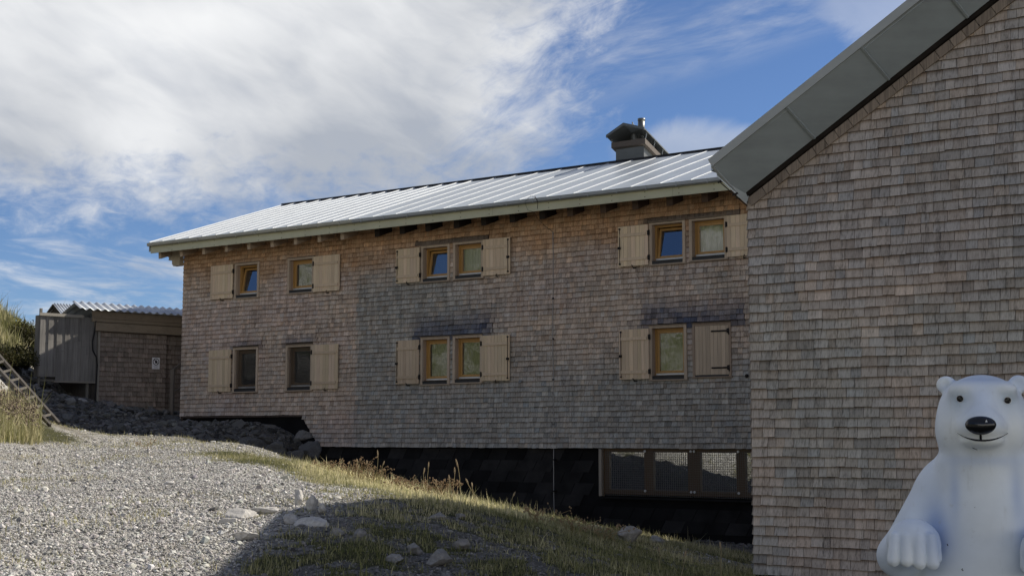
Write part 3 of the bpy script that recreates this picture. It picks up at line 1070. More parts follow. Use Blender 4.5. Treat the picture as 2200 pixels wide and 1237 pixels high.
def window(key, tilt=0.0, mesh=False, curtain=None, closed=False):
    a0, a1, z0, z1 = WIN[key]
    rg_ = np.random.default_rng(abs(hash(key)) % 1000 if False else sum(map(ord, key)))
    cc_ = np.array((0.44, 0.345, 0.25)) * rg_.uniform(.92, 1.08)
    m_ = MB(FM)
    cw = 0.075
    sill_h = 0.10
    # casing boards, proud of the cladding
    m_.box(a0, a0 + cw, -0.02, 0.060, z0, z1, cc_)
    m_.box(a1 - cw, a1, -0.02, 0.060, z0, z1, cc_ * 1.06)
    m_.box(a0 + cw, a1 - cw, -0.02, 0.056, z1 - cw * .8, z1, cc_ * .95)
    m_.box(a0 - .02, a1 + .02, 0.0, 0.075, z0 - .035, z0 - .002, cc_ * .8)
    m_.box(a0 - .01, a1 + .01, 0.0, 0.085, z1 + .001, z1 + .022, cc_ * .45)
    # reveal lining
    rcol = cc_ * np.array((0.92, .86, .84))
    m_.box(a0 + cw - .018, a0 + cw, -0.17, -0.02, z0 + sill_h, z1 - cw * .8, rcol)
    m_.box(a1 - cw, a1 - cw + .018, -0.17, -0.02, z0 + sill_h, z1 - cw * .8, rcol)
    m_.box(a0 + cw, a1 - cw, -0.17, -0.02, z1 - cw * .8, z1 - cw * .8 + .018, rcol)
    win = build(m_, 'window', M_CASE, lodge)
    s_ = MB(FM)
    s_.box(a0 + cw, a1 - cw, -0.17, 0.055, z0, z0 + sill_h - .03)
    s_.hexa([(a0 + cw, .075, z0 + sill_h - .03), (a1 - cw, .075, z0 + sill_h - .03), (a1 - cw, -.17, z0 + sill_h - .03), (a0 + cw, -.17, z0 + sill_h - .03),
             (a0 + cw, .075, z0 + sill_h - .02), (a1 - cw, .075, z0 + sill_h - .02), (a1 - cw, -.17, z0 + sill_h), (a0 + cw, -.17, z0 + sill_h)])
    build(s_, 'sill', M_DARKSILL, win)
    ia0, ia1, iz0, iz1 = a0 + cw, a1 - cw, z0 + sill_h, z1 - cw * .8
    amb = (0.37, 0.205, 0.060) if not mesh else (0.13, 0.075, 0.03)
    m_ = MB(FM)
    ring(m_, ia0, ia1, iz0, iz1, 0.055, -0.21, -0.115, amb)
    build(m_, 'window_frame', M_AMBER, win)
    # sash, tipped inwards at the top when the window stands open
    sa0, sa1, sz0, sz1 = ia0 + .058, ia1 - .058, iz0 + .060, iz1 - .058
    tn = math.tan(tilt)
    FT = Frame(FM(0, -0.125, sz0), D, N * math.cos(tilt) + Z * math.sin(tilt) if tilt else N, Z)
    FT.z = Z * math.cos(tilt) - N * math.sin(tilt)
    H = sz1 - sz0
    m_ = MB(FT)
    ring(m_, sa0, sa1, 0, H, 0.058, -0.06, 0.0, np.array(amb) * 1.12)
    build(m_, 'sash', M_AMBER, win)
    m_ = MB(FT)
    m_.quad([(sa0 + .055, -.03, .055), (sa1 - .055, -.03, .055), (sa1 - .055, -.03, H - .055), (sa0 + .055, -.03, H - .055)])
    build(m_, 'pane', M_GLASS3 if mesh else M_GLASS, win)
    m_ = MB(FM)
    m_.box(ia0 + .03, ia1 - .03, -0.112, -0.085, iz0 + .008, iz0 + .052)
    build(m_, 'drip_rail', M_SILVER, win)
    if curtain:
        m_ = MB(FM)
        K = 60
        bz = -0.30 if not tilt else -0.42
        pts, cl = [], []
        for i in range(K + 1):
            aa = sa0 - .05 + (sa1 - sa0 + .1) * i / K
            bb = bz + 0.022 * math.sin(i * 0.95 + rg_.uniform(-.2, .2)) + 0.01 * math.sin(i * .37)
            for zz in (sz0 - .1, sz1 + .15):
                pts.append((aa, bb, zz)); cl.append(curtain)
        m_.add(pts, [(2 * i, 2 * i + 2, 2 * i + 3, 2 * i + 1) for i in range(K)], np.array(cl))
        build(m_, 'curtain', M_CURT, win)
    if mesh:
        m_ = MB(FM)
        aa = ia0 + .02
        while aa < ia1 - .01:
            m_.box(aa - .0035, aa + .0035, -0.035, -0.028, iz0 + .02, iz1 - .01)
            aa += 0.042
        zz = iz0 + .03
        while zz < iz1:
            m_.box(ia0 + .01, ia1 - .01, -0.028, -0.024, zz - .0015, zz + .0015)
            zz += 0.042
        build(m_, 'wire_mesh', M_WIRE, win)
    # dark room behind the opening
    m_ = MB(FM)
    m_.box(ia0 - .04, ia1 + .04, -1.32, -1.3, iz0 - .12, iz1 + .22)
    m_.box(ia0 - .04, ia0 - .02, -1.3, -.212, iz0 - .1, iz1 + .2)
    m_.box(ia1 + .02, ia1 + .04, -1.3, -.212, iz0 - .1, iz1 + .2)
    m_.box(ia0 - .02, ia1 + .02, -1.28, -.212, iz0 - .12, iz0 - .1)
    m_.box(ia0 - .02, ia1 + .02, -1.28, -.212, iz1 + .2, iz1 + .22)
    build(m_, 'room_lining', M_DARKROOM, win)
    return win


TI = math.radians(9.5)
GRN = (0.17, 0.18, 0.10)
window('UL1', TI)
window('UL2', 0, curtain=(0.20, 0.20, 0.13))
window('UM1', TI, curtain=(0.16, 0.20, 0.19))
window('UM2', 0, curtain=(0.62, 0.61, 0.60))
window('UR1', TI)
window('UR2', 0, curtain=(0.68, 0.67, 0.66))
window('LL1', 0, mesh=True)
window('LL2', 0, mesh=True)
window('LM1', 0, curtain=GRN)
window('LM2', 0, curtain=GRN)
window('LR1', 0, curtain=GRN)


# ---- shutters
def shutter(a0, a1, z0, z1, hinge, tone=1.0, rod=True, b0=0.075, swing=0.0, label=None):
    """open shutter lying against the wall; hinge = -1 on its left edge, +1 on its right edge"""
    rg_ = np.random.default_rng(int(a0 * 100 + z0 * 10))
    xa = a0 if hinge < 0 else a1
    sgn = 1 if hinge < 0 else -1
    dx = D * math.cos(swing) * sgn + N * math.sin(swing)
    dn = N * math.cos(swing) - D * math.sin(swing) * sgn
    FT = Frame(FM(xa, b0, 0), dx, dn)
    W = a1 - a0
    m_ = MB(FT)
    x = 0.0
    k = 0
    while x < W - .01:
        w_ = rg_.uniform(0.095, 0.135)
        if W - x - w_ < .05: w_ = W - x
        c = np.array((0.64, 0.50, 0.34)) * tone * rg_.uniform(.86, 1.10) * np.array((1, rg_.uniform(.97, 1.02), rg_.uniform(.94, 1.03)))
        m_.box(x + .0025, x + w_ - .0025, 0.0, 0.026 + rg_.uniform(0, .0015), z0 + rg_.uniform(-.002, .002), z1, c)
        x += w_
        k += 1
    m_.box(0.01, W - .01, -0.002, 0.002, z0 + .005, z1 - .005, (0.03, .02, .015))
    sh = build(m_, 'shutter', M_SHUT, lodge, label=label)
    for zz in (z0 + 0.16 + (z1 - z0) * 0.015, z1 - 0.21 - (z1 - z0) * 0.02):
        m_ = MB(FT)
        c = np.array((0.60, 0.465, 0.32)) * tone * rg_.uniform(.9, 1.05)
        m_.box(0.05, W - .06, 0.028, 0.052, zz - .038, zz + .038, c)
        build(m_, 'batten', M_SHUT, sh)
    for zz in (z0 + .17, z1 - .22):
        m_ = MB(FT)
        m_.box(-0.035, 0.02, 0.002, 0.034, zz - .05, zz + .07)
        m_.tube([(-.022, .02, zz - .06), (-.022, .02, zz + .08)], .012, 6)
        build(m_, 'hinge', M_IRON, sh)
    if rod:
        m_ = MB(FT)
        xr = W - .055
        m_.tube([(xr, .045, z0 + .05), (xr, .045, z1 - .05)], .0085, 6)
        m_.box(xr - .03, xr + .045, .04, .075, (z0 + z1) / 2 - .07, (z0 + z1) / 2 - .01)
        for zz in (z0 + .06, z1 - .06):
            m_.box(xr - .022, xr + .022, .034, .055, zz - .02, zz + .02)
        build(m_, 'bolt_rod', M_IRON, sh)
    m_ = MB(FT)
    xc = W * .5
    m_.tube([(xc, -.06, z0 - .045), (xc, .03, z0 - .045), (xc + .01, .045, z0 - .01), (xc + .03, .045, z0 + .02)], .012, 6)
    m_.box(xc - .05, xc + .05, -.06, -.045, z0 - .06, z0 - .03)
    build(m_, 'shutter_catch', M_IRON, sh)
    return sh


dL = .04
shutter(1.30, 2.27, 4.27, 5.31, +1, .97, rod=False)
shutter(5.60, 6.62, 4.25, 5.30, -1, .97, rod=False)
shutter(8.72, 9.56, 4.31, 5.27, +1, 1.02)
shutter(11.72, 12.61, 4.33, 5.31, -1, 1.02)
shutter(15.92, 16.78, 4.28, 5.29, +1, 1.08)
shutter(18.93, 19.80, 4.31, 5.31, -1, 1.05)
shutter(1.30, 2.27, 1.41, 2.69, +1, .88, rod=False)
shutter(5.58, 6.60, 1.41, 2.70, -1, .88, rod=False)
shutter(8.74, 9.56, 1.49, 2.70, +1, .80, label='greyed weathered shutter')
shutter(11.68, 12.60, 1.51, 2.72, -1, .92)
shutter(15.93, 16.77, 1.45, 2.69, +1, 1.0)

# the closed one
a0, a1, z0, z1 = WIN['LR2']
m_ = MB(FM)
cc_ = np.array((0.30, 0.225, 0.16))
m_.box(a0, a0 + .06, -.02, .060, z0, z1, cc_)
m_.box(a1 - .06, a1, -.02, .060, z0, z1, cc_ * 1.05)
m_.box(a0 + .06, a1 - .06, -.02, .056, z1 - .055, z1, cc_)
m_.box(a0 - .02, a1 + .02, 0, .07, z0 - .035, z0 - .002, cc_ * .8)
m_.box(a0 - .01, a1 + .01, 0.0, 0.085, z1 + .001, z1 + .022, cc_ * .45)
shut_win = build(m_, 'window', M_CASE, lodge, label='window closed by its board shutter')
m_ = MB(FM); m_.box(a0 + .06, a1 - .06, -.02, .05, z0, z0 + .035); build(m_, 'sill', M_DARKSILL, shut_win)
m_ = MB(FM)
rg_ = np.random.default_rng(77)
x = a0 + .062
while x < a1 - .07:
    w_ = rg_.uniform(.085, .115)
    if a1 - .062 - x - w_ < .05: w_ = a1 - .062 - x
    c = np.array((0.48, 0.375, 0.265)) * rg_.uniform(.84, 1.1)
    m_.box(x + .0025, x + w_ - .0025, .015, .048, z0 + .04, z1 - .058, c)
    x += w_
m_.box(a0 + .065, a1 - .065, .0, .016, z0 + .045, z1 - .065, (0.02, .015, .01))
csh = build(m_, 'shutter', M_SHUT, lodge, label='closed shutter of upright boards with two strap hinges')
for zz in (z0 + .20, z1 - .20):
    m_ = MB(FM)
    m_.box(a1 - .52, a1 - .06, .05, .060, zz - .02, zz + .02)
    m_.box(a1 - .10, a1 - .05, .05, .075, zz - .055, zz + .055)
    m_.tube([(a1 - .05, .07, zz - .09), (a1 - .05, .07, zz + .06)], .016, 7)
    build(m_, 'strap_hinge', M_IRON, csh)

# ---- basement window strip behind wire mesh
bz0, bz1 = -1.44, -0.25
m_ = MB(FM)
wcol = (0.085, 0.047, 0.02)
m_.box(15.28, 15.36, -.10, .05, bz0, bz1 - .02, (0.26, .22, .17))
for (x0, x1) in ((15.37, 15.52), (16.52, 16.78), (17.72, 18.06), (19.00, 19.24), (20.3, 20.5)):
    m_.box(x0, x1, -.17, -.06, bz0 + .05, bz1 - .001, wcol)
m_.box(15.37, 20.5, -.17, -.065, bz0 + .05, bz0 + .17, np.array(wcol) * .9)
m_.box(15.37, 20.5, -.17, -.065, bz1 - .10, bz1 - .002, np.array(wcol) * .8)
bw = build(m_, 'basement_window', M_AMBER, lodge)
for (x0, x1) in ((15.52, 16.52), (16.78, 17.72), (18.06, 19.00), (19.24, 20.3)):
    m_ = MB(FM)
    m_.quad([(x0, -.12, bz0 + .17), (x1, -.12, bz0 + .17), (x1, -.12, bz1 - .10), (x0, -.12, bz1 - .10)])
    build(m_, 'pane', M_GLASS2, bw)
m_ = MB(FM)
m_.box(15.3, 20.5, -1.6, -1.58, bz0, bz1); m_.box(15.3, 20.5, -1.58, -.18, bz0, bz0 + .02); m_.box(15.3, 20.5, -1.58, -.18, bz1 - .03, bz1 - .01)
build(m_, 'room_lining', M_DARKROOM, bw)
for (x0, x1) in ((15.44, 16.60), (16.62, 17.86), (17.90, 19.10), (19.13, 20.3)):
    m_ = MB(FM)
    aa = x0
    while aa < x1:
        m_.box(aa - .0038, aa + .0038, -.028, -.022, bz0 + .02, bz1 - .07)
        aa += .056
    zz = bz0 + .03
    while zz < bz1 - .06:
        m_.box(x0, x1, -.022, -.018, zz - .003, zz + .003)
        zz += .056
    build(m_, 'wire_mesh', M_WIRE, bw)
for x_ in (16.57, 16.63, 17.83, 17.92, 19.08):
    for zz in (-0.32, -1.29):
        if x_ == 16.63: continue
        m_ = MB(FM)
        m_.disc(x_, -.018, zz, .03, .02, 12)
        m_.disc(x_, .002, zz, .014, .012, 8)
        build(m_, 'mesh_fastener', M_SILVER, bw)

# ---- lightning conductor, hooks
m_ = MB(FM)
pth = [(13.93, .045 + .004 * math.sin(k * 2.1), 5.35 - k * (7.5 / 24)) for k in range(25)]
pth = [(p[0] + .01 * math.sin(p[2] * 1.7), p[1] + (0.0 if p[2] > -.2 else -.02), p[2]) for p in pth]
m_.tube(pth, .011, 6)
cab = build(m_, 'lightning_cable', M_CABLE, lodge)
for zz in (3.6, 2.55, 1.5, .35, -.55, -1.35):
    m_ = MB(FM)
    m_.box(13.905, 13.955, (.02 if zz > -.2 else -.08), .055, zz - .02, zz + .02)
    build(m_, 'cable_clip', M_IRON, cab)
m_ = MB(FM)
m_.tube([(13.95, .9, 6.12), (13.9, 1.03, 6.16), (13.72, 1.04, 6.02), (13.80, 1.03, 5.8), (13.95, .95, 5.74), (13.9, .7, 5.6), (13.88, .3, 5.45), (13.93, .05, 5.35)], .005, 6)
m_.tube([(14.02, 1.03, 6.14), (14.12, 1.04, 5.98), (14.1, 1.03, 5.80)], .008, 6)
build(m_, 'conductor_lead', M_IRON, lodge)
for (x_, zz) in ((12.90, 1.49), (19.36, 1.46)):
    m_ = MB(FM)
    m_.disc(x_, .02, zz, .045, .03, 10)
    m_.tube([(x_, .05, zz), (x_, .10, zz), (x_ + .02, .11, zz - .05)], .014, 6)
    build(m_, 'wall_hook', M_IRON if x_ > 15 else M_ZINC, lodge)

# ---- roof outlet, sitting on the rear slope and falling with it
CB0, CB1 = -5.45, -7.4
def slab(m_, x0, x1, b0, b1, z0a, z0b, z1a, z1b, col=(1, 1, 1), fall=.338):
    """prism from b0 (front) to b1 (rear); left and right heights given, the rear end lower by the fall of the roof"""
    f_ = lambda b: fall * (b - CB0)
    m_.hexa([(x0, b1, z0a + f_(b1)), (x1, b1, z0b + f_(b1)), (x1, b0, z0b + f_(b0)), (x0, b0, z0a + f_(b0)),
             (x0, b1, z1a + f_(b1)), (x1, b1, z1b + f_(b1)), (x1, b0, z1b + f_(b0)), (x0, b0, z1a + f_(b0))], col)
m_ = MB(FM)
slab(m_, 12.66, 13.62, CB0, CB1, 7.7, 7.7, 8.62, 8.62)
ch = build(m_, 'chimney', M_CHIM, lodge)
m_ = MB(FM)
slab(m_, 12.56, 13.72, CB0 + .1, CB1 - .1, 8.63, 8.63, 8.79, 8.79, (0.11, .092, .078))
build(m_, 'chimney_band', M_RAFT, ch)
m_ = MB(FM)
prof = [(12.50, 8.92), (13.10, 9.22), (13.80, 9.00)]
for (p, q) in ((0, 1), (1, 2)):
    (x0, z0_), (x1, z1_) = prof[p], prof[q]
    slab(m_, x0, x1, CB0 + .30, CB1 - .35, z0_ - .04, z1_ - .04, z0_, z1_)
    slab(m_, x0, x1, CB0 + .31, CB0 + .28, z0_ - .075, z1_ - .075, z0_ + .004, z1_ + .004)
build(m_, 'chimney_cowl', M_CHIM, ch)
for bb in (CB0 + .05, -5.9, -6.4, -6.9, CB1):
    dz = .338 * (bb - CB0)
    for (x0, x1, zz) in ((12.58, 12.55, 8.93), (13.70, 13.76, 9.0)):
        m_ = MB(FM); m_.beam((x0, bb, 8.78 + dz), (x1, bb, zz + dz), .02, .02, (0, 1, 0)); build(m_, 'cowl_strut', M_ZINC, ch)
m_ = MB(FM)
m_.tube([(13.12, CB0 - .35, 8.70), (13.12, CB0 - .35, 9.08)], .13, 12)
build(m_, 'flue_cap', M_CHIM, ch)
m_ = MB(FM)
m_.tube([(13.36, -5.75, 8.95), (13.38, -5.75, 9.50), (13.38, -5.75, 9.50)], .105, 16)
m_.tube([(13.38, -5.75, 9.46), (13.38, -5.75, 9.53)], .115, 16)
m_.tube([(13.12, -5.7, 9.05), (13.10, -5.7, 9.45)], .02, 6)
m_.tube([(13.12, -5.7, 9.05), (13.15, -5.7, 9.38)], .012, 6)
build(m_, 'flue_pipe', M_CHIM, ch, True)

# ------------------------------------------------------------------ the near gabled house
gable = thing('gabled_house', tuple(FG(5, -5, -1.8)), 'near shingled house gable with broad grey metal verge under its roof edge', 'house')
VS = 0.625                         # slope of the verge
RIDGE_A = 14.0
def vl(a): return 3.19 + VS * (a if a < RIDGE_A else 2 * RIDGE_A - a)      # lower edge of the metal panel

mb = MB(FG)
A_G1 = 2 * RIDGE_A
mb.add([(0, 0, -1.72), (A_G1, 0, -1.72), (A_G1, 0, 3.1), (RIDGE_A, 0, 3.1 + VS * RIDGE_A), (0, 0, 3.1)], [(0, 1, 2, 3, 4)], (.08, .06, .05))
mb.add([(9.0, .02, -1.72), (A_G1, .02, -1.72), (A_G1, .02, 3.1), (RIDGE_A, .02, 3.1 + VS * RIDGE_A), (9.0, .02, 3.1 + VS * 9)], [(0, 1, 2, 3, 4)], (.34, .30, .27))


def gab_keep(am, zm, a, e, zb, zt):
    top = vl(am) - 0.13
    if zb > top: return None
    return a, e, zb, min(zt, top + .05)


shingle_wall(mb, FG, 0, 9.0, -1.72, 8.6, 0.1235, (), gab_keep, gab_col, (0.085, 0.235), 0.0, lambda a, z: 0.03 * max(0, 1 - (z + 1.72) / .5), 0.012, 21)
# side wall running back to the lodge
FSIDE = Frame(FG(0, 0, 0), -N, -D)
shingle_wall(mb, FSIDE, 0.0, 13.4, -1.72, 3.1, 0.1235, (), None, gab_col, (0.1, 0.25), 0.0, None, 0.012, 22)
mb.quad([(0, 0, -2.4), (0, -13.45, -2.4), (0, -13.45, 3.2), (0, 0, 3.2)], (.1, .08, .07))
mb.add([(0, -13.45, -2.4), (A_G1, -13.45, -2.4), (A_G1, -13.45, 3.1), (RIDGE_A, -13.45, 3.1 + VS * RIDGE_A), (0, -13.45, 3.1)], [(0, 1, 2, 3, 4)], (.2, .17, .15))
mb.quad([(A_G1, 0, -2.4), (A_G1, -13.45, -2.4), (A_G1, -13.45, 3.2), (A_G1, 0, 3.2)], (.2, .17, .15))
# the row of boards that follows the slope
rg_ = np.random.default_rng(31)
for side in (1, -1):
    x = 0.0
    L = RIDGE_A * math.sqrt(1 + VS * VS)
    cs, sn = 1 / math.sqrt(1 + VS * VS), VS / math.sqrt(1 + VS * VS)
    while x < L:
        w_ = rg_.uniform(.17, .27)
        e = min(x + w_, L)
        def pt(s_, d_):
            a_ = s_ * cs + d_ * sn
            z_ = 3.115 + s_ * sn - d_ * cs
            return (a_ if side > 0 else A_G1 - a_, z_)
        p = [pt(x + .004, 0), pt(e - .004, 0), pt(e - .004, .115), pt(x + .004, .115)]
        c = np.array((0.27, 0.215, 0.165)) * rg_.uniform(.85, 1.1)
        if side < 0: p = p[::-1]
        mb.prism(p[::-1], 0.02, 0.045 + rg_.uniform(0, .006), c)
        x = e
build(mb, 'wall', M_SHINGLE, gable)
mb = MB(FG)
mb.box(0.03, A_G1 - .03, -0.12, -0.03, -2.6, -1.71)
build(mb, 'plinth', M_SLATE, gable)

for side in (1, -1):
    def q(a_): return a_ if side > 0 else A_G1 - a_
    # metal panels, leaning outwards and upwards from the wall head
    joints = [-0.044] + [0.985 + .99 * k_ for k_ in range(13)] + [RIDGE_A + .05]
    shift = 0.19
    mb = MB(FG)
    for j in range(len(joints) - 1):
        x0, x1 = joints[j], joints[j + 1]
        lo0, lo1 = (q(x0 + .004), .10, vl(0) + VS * x0), (q(x1 - .004), .10, vl(0) + VS * x1)
        s1 = shift if j < len(joints) - 2 else 0.0
        hi0, hi1 = (q(x0 - shift + .004), .52, vl(0) + VS * x0 + .345), (q(x1 - s1 - .004), .52, vl(0) + VS * x1 + .345)
        off = np.array((0, .012, -.012)) if j % 2 else np.array((0, 0.006, -0.006))
        P8 = [np.array(p_) for p_ in (lo0, lo1, hi1, hi0)]
        mb.hexa([P8[0] + off, P8[1] + off, P8[2] + off, P8[3] + off, P8[0] + (0, -.02, .05), P8[1] + (0, -.02, .05), P8[2] + (0, -.02, .05), P8[3] + (0, -.02, .05)])
        if 0 < j:
            mb.beam(P8[0] + (0, .014, -.014), P8[3] + (0, .014, -.014), .030, .022, (0, 1, -1))
    vp = build(mb, 'verge_panel', M_PANEL, gable)
    # outer trim and the gutter-side end trim
    mb = MB(FG)
    a_s, a_e = -0.044 - shift, RIDGE_A
    z_s, z_e = vl(0) + VS * -0.044 + .345, vl(0) + VS * RIDGE_A + .345
    mb.hexa([(q(a_s - .015), .52, z_s - .01), (q(a_e), .52, z_e - .01), (q(a_e), .55, z_e - .01), (q(a_s - .015), .55, z_s - .01),
             (q(a_s - .065), .51, z_s + .085), (q(a_e), .51, z_e + .085), (q(a_e), .56, z_e + .085), (q(a_s - .065), .56, z_s + .085)])
    mb.beam((q(-.058), .115, vl(0) - .05), (q(-.058 - shift), .535, z_s + .0), .035, .03, (0, 1, -1))
    build(mb, 'verge_trim', M_TRIMZ, gable)
    mb = MB(FG)   # dark solid strip painted as the shade in the gap under the panel
    mb.hexa([(q(-.03), .0, vl(0) - .10), (q(RIDGE_A), .0, vl(RIDGE_A) - .09), (q(RIDGE_A), .075, vl(RIDGE_A) - .065), (q(-.03), .075, vl(0) - .075),
             (q(-.03), .0, vl(0) + .03), (q(RIDGE_A), .0, vl(RIDGE_A) + .04), (q(RIDGE_A), .11, vl(RIDGE_A) + .005), (q(-.03), .11, vl(0) - .005)])
    build(mb, 'verge_gap', M_GAP, gable)
    # roof slab behind the verge
    mb = MB(FG)
    zr0, zr1 = z_s + .06, z_e + .09
    mb.hexa([(q(a_s - .05), -14.0, zr0 - .12), (q(a_e), -14.0, zr1 - .12), (q(a_e), .50, zr1 - .12), (q(a_s - .05), .50, zr0 - .12),
             (q(a_s - .05), -14.0, zr0), (q(a_e), -14.0, zr1), (q(a_e), .50, zr1), (q(a_s - .05), .50, zr0)])
    mb.hexa([(q(a_s), -13.9, zr0 - .35), (q(0), -13.9, 3.05), (q(0), .06, 3.05), (q(a_s), .44, zr0 - .18),
             (q(a_s), -13.9, zr0 - .13), (q(.2), -13.9, zr0 + .0), (q(.2), .06, zr0 + .0), (q(a_s), .44, zr0 - .13)])
    build(mb, 'roof', M_ROOF, gable)
mb = MB(FG)   # conductor rod on its stand-offs
rodp = [(-.30, .40, 3.52), (-.22, .35, 3.42), (-.24, .33, 3.32), (-.10, .2, 3.16), (.015, .06, 3.02)]
mb.tube(rodp, .007, 6)
for p in rodp[:4]:
    mb.beam(np.array(p) + (-.03, 0, 0), np.array(p) + (.05, .0, .02), .02, .02)
build(mb, 'conductor_rod', M_IRON, gable)

# ------------------------------------------------------------------ the shed at the far left
shed = thing('shed', tuple(FS(2, -1, .9)), 'low shingled shed with wavy sheet roof left of the lodge', 'shed')
def shed_col(a, z, rg):
    c = lerp((0.235, 0.190, 0.165), (0.20, 0.17, 0.15), rg.random())
    k = rg.normal(1, .12)
    return (c[0] * k, c[1] * k, c[2] * k)
mb = MB(FS)
mb.box(0.0, 2.62, -.06, 0.0, 0.9, 3.66, (.06, .05, .045))
mb.box(2.62, 6.0, -.20, -.13, 0.9, 3.66, (.05, .04, .035))
mb.box(0, .06, -3.0, -.06, .9, 3.9, (.1, .09, .08))
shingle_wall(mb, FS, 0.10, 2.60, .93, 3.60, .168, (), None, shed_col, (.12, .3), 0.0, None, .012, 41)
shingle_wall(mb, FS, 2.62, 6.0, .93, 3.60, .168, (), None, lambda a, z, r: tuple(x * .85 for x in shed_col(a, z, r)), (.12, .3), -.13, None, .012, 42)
build(mb, 'wall', M_SHINGLE, shed)
mb = MB(FS)
mb.box(-.14, 6.0, .05, .17, 3.62, 3.90, (0.24, .195, .14))
mb.box(-.25, 6.0, .06, .12, 3.93, 4.04, (0.22, .18, .13))
mb.box(-.25, 6.0, .08, .14, 4.045, 4.29, (0.21, .17, .125))
mb.box(-.10, 6.0, -.02, .045, 3.6, 4.32, (0.12, .10, .08))
build(mb, 'header_beam', M_BEAMH, shed)
mb = MB(FS)
mb.box(.02, .085, .0, .065, .92, 3.61, (0.30, .28, .24))
build(mb, 'corner_trim', M_BOARD, shed)


def corrugated(fr, a0, a1, b0, z0, b1, z1, pitch=0.18, amp=.03, n_row=2):
    m2 = MB(fr)
    nn = int((a1 - a0) / pitch * 10)
    pts, fs = [], []
    for j in range(n_row + 1):
        f_ = j / n_row
        for i in range(nn + 1):
            a_ = a0 + (a1 - a0) * i / nn
            pts.append((a_, b0 + (b1 - b0) * f_, z0 + (z1 - z0) * f_ + amp * math.sin(2 * math.pi * a_ / pitch)))
    for j in range(n_row):
        for i in range(nn):
            k_ = j * (nn + 1) + i
            fs.append((k_, k_ + 1, k_ + nn + 2, k_ + nn + 1))
    off = len(pts)
    pts2 = [(p[0], p[1], p[2] - .008) for p in pts]
    fs2 = [tuple(reversed([i + off for i in f])) for f in fs]
    edge = []
    for i in range(nn):
        edge.append((i, i + off, i + 1 + off, i + 1))
        k_ = n_row * (nn + 1) + i
        edge.append((k_ + 1, k_ + 1 + off, k_ + off, k_))
    m2.add(pts + pts2, fs + fs2 + edge)
    return m2


m2 = corrugated(FS, -.83, 6.0, .42, 4.32, -.22, 4.60, .275, .032)
build(corrugated(FS, -.70, 6.0, -.225, 4.60, -1.7, 4.15, .275, .032), 'corrugated_roof', M_CORR, shed, True)
r1 = build(m2, 'corrugated_roof', M_CORR, shed, True)
# warning sign
m_ = MB(FS)
m_.box(2.05, 2.34, .035, .045, 2.40, 2.80)
sg = build(m_, 'warning_sign', M_WHITE, shed, label='white sign with a crossed hand in a black ring')
m_ = MB(FS)
K = 28
pts, fs = [], []
for i in range(K):
    a_ = 2 * math.pi * i / K
    for r_ in (.098, .122):
        pts.append((2.195 + r_ * math.cos(a_), .047, 2.655 + r_ * math.sin(a_)))
for i in range(K):
    j = (i + 1) % K
    fs.append((2 * i, 2 * j, 2 * j + 1, 2 * i + 1))
m_.add(pts, fs)
m_.beam((2.115, .048, 2.735), (2.275, .048, 2.575), .002, .022, (1, 0, 1))
# the hand: palm, four fingers, thumb
m_.prism([(2.165, 2.60), (2.225, 2.60), (2.24, 2.66), (2.155, 2.66)], .046, .0475)
for k, (x_, h_) in enumerate(((2.163, .045), (2.186, .06), (2.208, .058), (2.230, .045))):
    m_.box(x_ - .008, x_ + .008, .046, .0474, 2.655, 2.66 + h_)
m_.prism([(2.235, 2.62), (2.262, 2.665), (2.252, 2.675), (2.228, 2.65)], .046, .0473)
build(m_, 'sign_symbol', M_INK, sg)
m_ = MB(FS)
for k, (w0, w1) in enumerate(((2.10, 2.28), (2.12, 2.26), (2.11, 2.275))):
    m_.box(w0, w1, .045, .0465, 2.500 - k * .032, 2.512 - k * .032, (.4, .4, .45))
build(m_, 'sign_text', plain_mat('sign_grey', (.35, .35, .42), .6), sg)

# boarded screen raised on posts
bs = thing('board_screen', tuple(FS(-1, .0, 1.0)), 'raised grey screen of upright boards left of the shingled shed', 'screen')
m_ = MB(FS)
rg_ = np.random.default_rng(9)
x = -2.03; k = 0
while x < 0.0:
    w_ = .17 if k % 2 == 0 else .12
    fr_ = k % 2 == 0
    tone = rg_.uniform(.82, 1.12)
    zb_ = 1.90 if x > -1.45 else 2.02
    gap_z = rg_.uniform(2.7, 3.3)
    c = np.array((.205, .195, .18)) * tone
    bb = (.02, .045) if fr_ else (-.012, .013)
    m_.box(x - (.0 if fr_ else .015), min(x + w_ + (0 if fr_ else .02), -.01), bb[0], bb[1], zb_, gap_z - .003, c)
    m_.box(x - (.0 if fr_ else .015), min(x + w_ + (0 if fr_ else .02), -.01), bb[0], bb[1], gap_z + .003, 4.07, c * rg_.uniform(.85, 1.1))
    x += w_; k += 1
build(m_, 'boards', M_BOARD, bs)
m_ = MB(FS)
m_.box(-2.08, -.55, .047, .10, 4.03, 4.13, (.30, .28, .24))
build(m_, 'top_rail', M_BEAMH, bs)
m_ = MB(FS)
m_.box(-1.5, 0.0, -.02, .06, 1.84, 1.90, (.22, .2, .17))
build(m_, 'bottom_rail', M_BEAMH, bs)
for (x_, zt) in ((-1.98, 4.28), (-.28, 3.9)):
    m_ = MB(FS)
    m_.box(x_ - .04, x_ + .04, -.10, -.03, .3 if x_ > -1 else 1.7, zt, (.16, .15, .13))
    build(m_, 'post', M_BOARD, bs)
m_ = MB(FS)   # the box sides behind the screen
m_.box(-2.06, -2.03, -.3, .02, 2.02, 4.05, (.17, .16, .145))
m_.box(-2.03, -.02, -.3, -.05, 1.86, 1.94, (.15, .14, .12))
build(m_, 'side_boards', M_BOARD, bs)

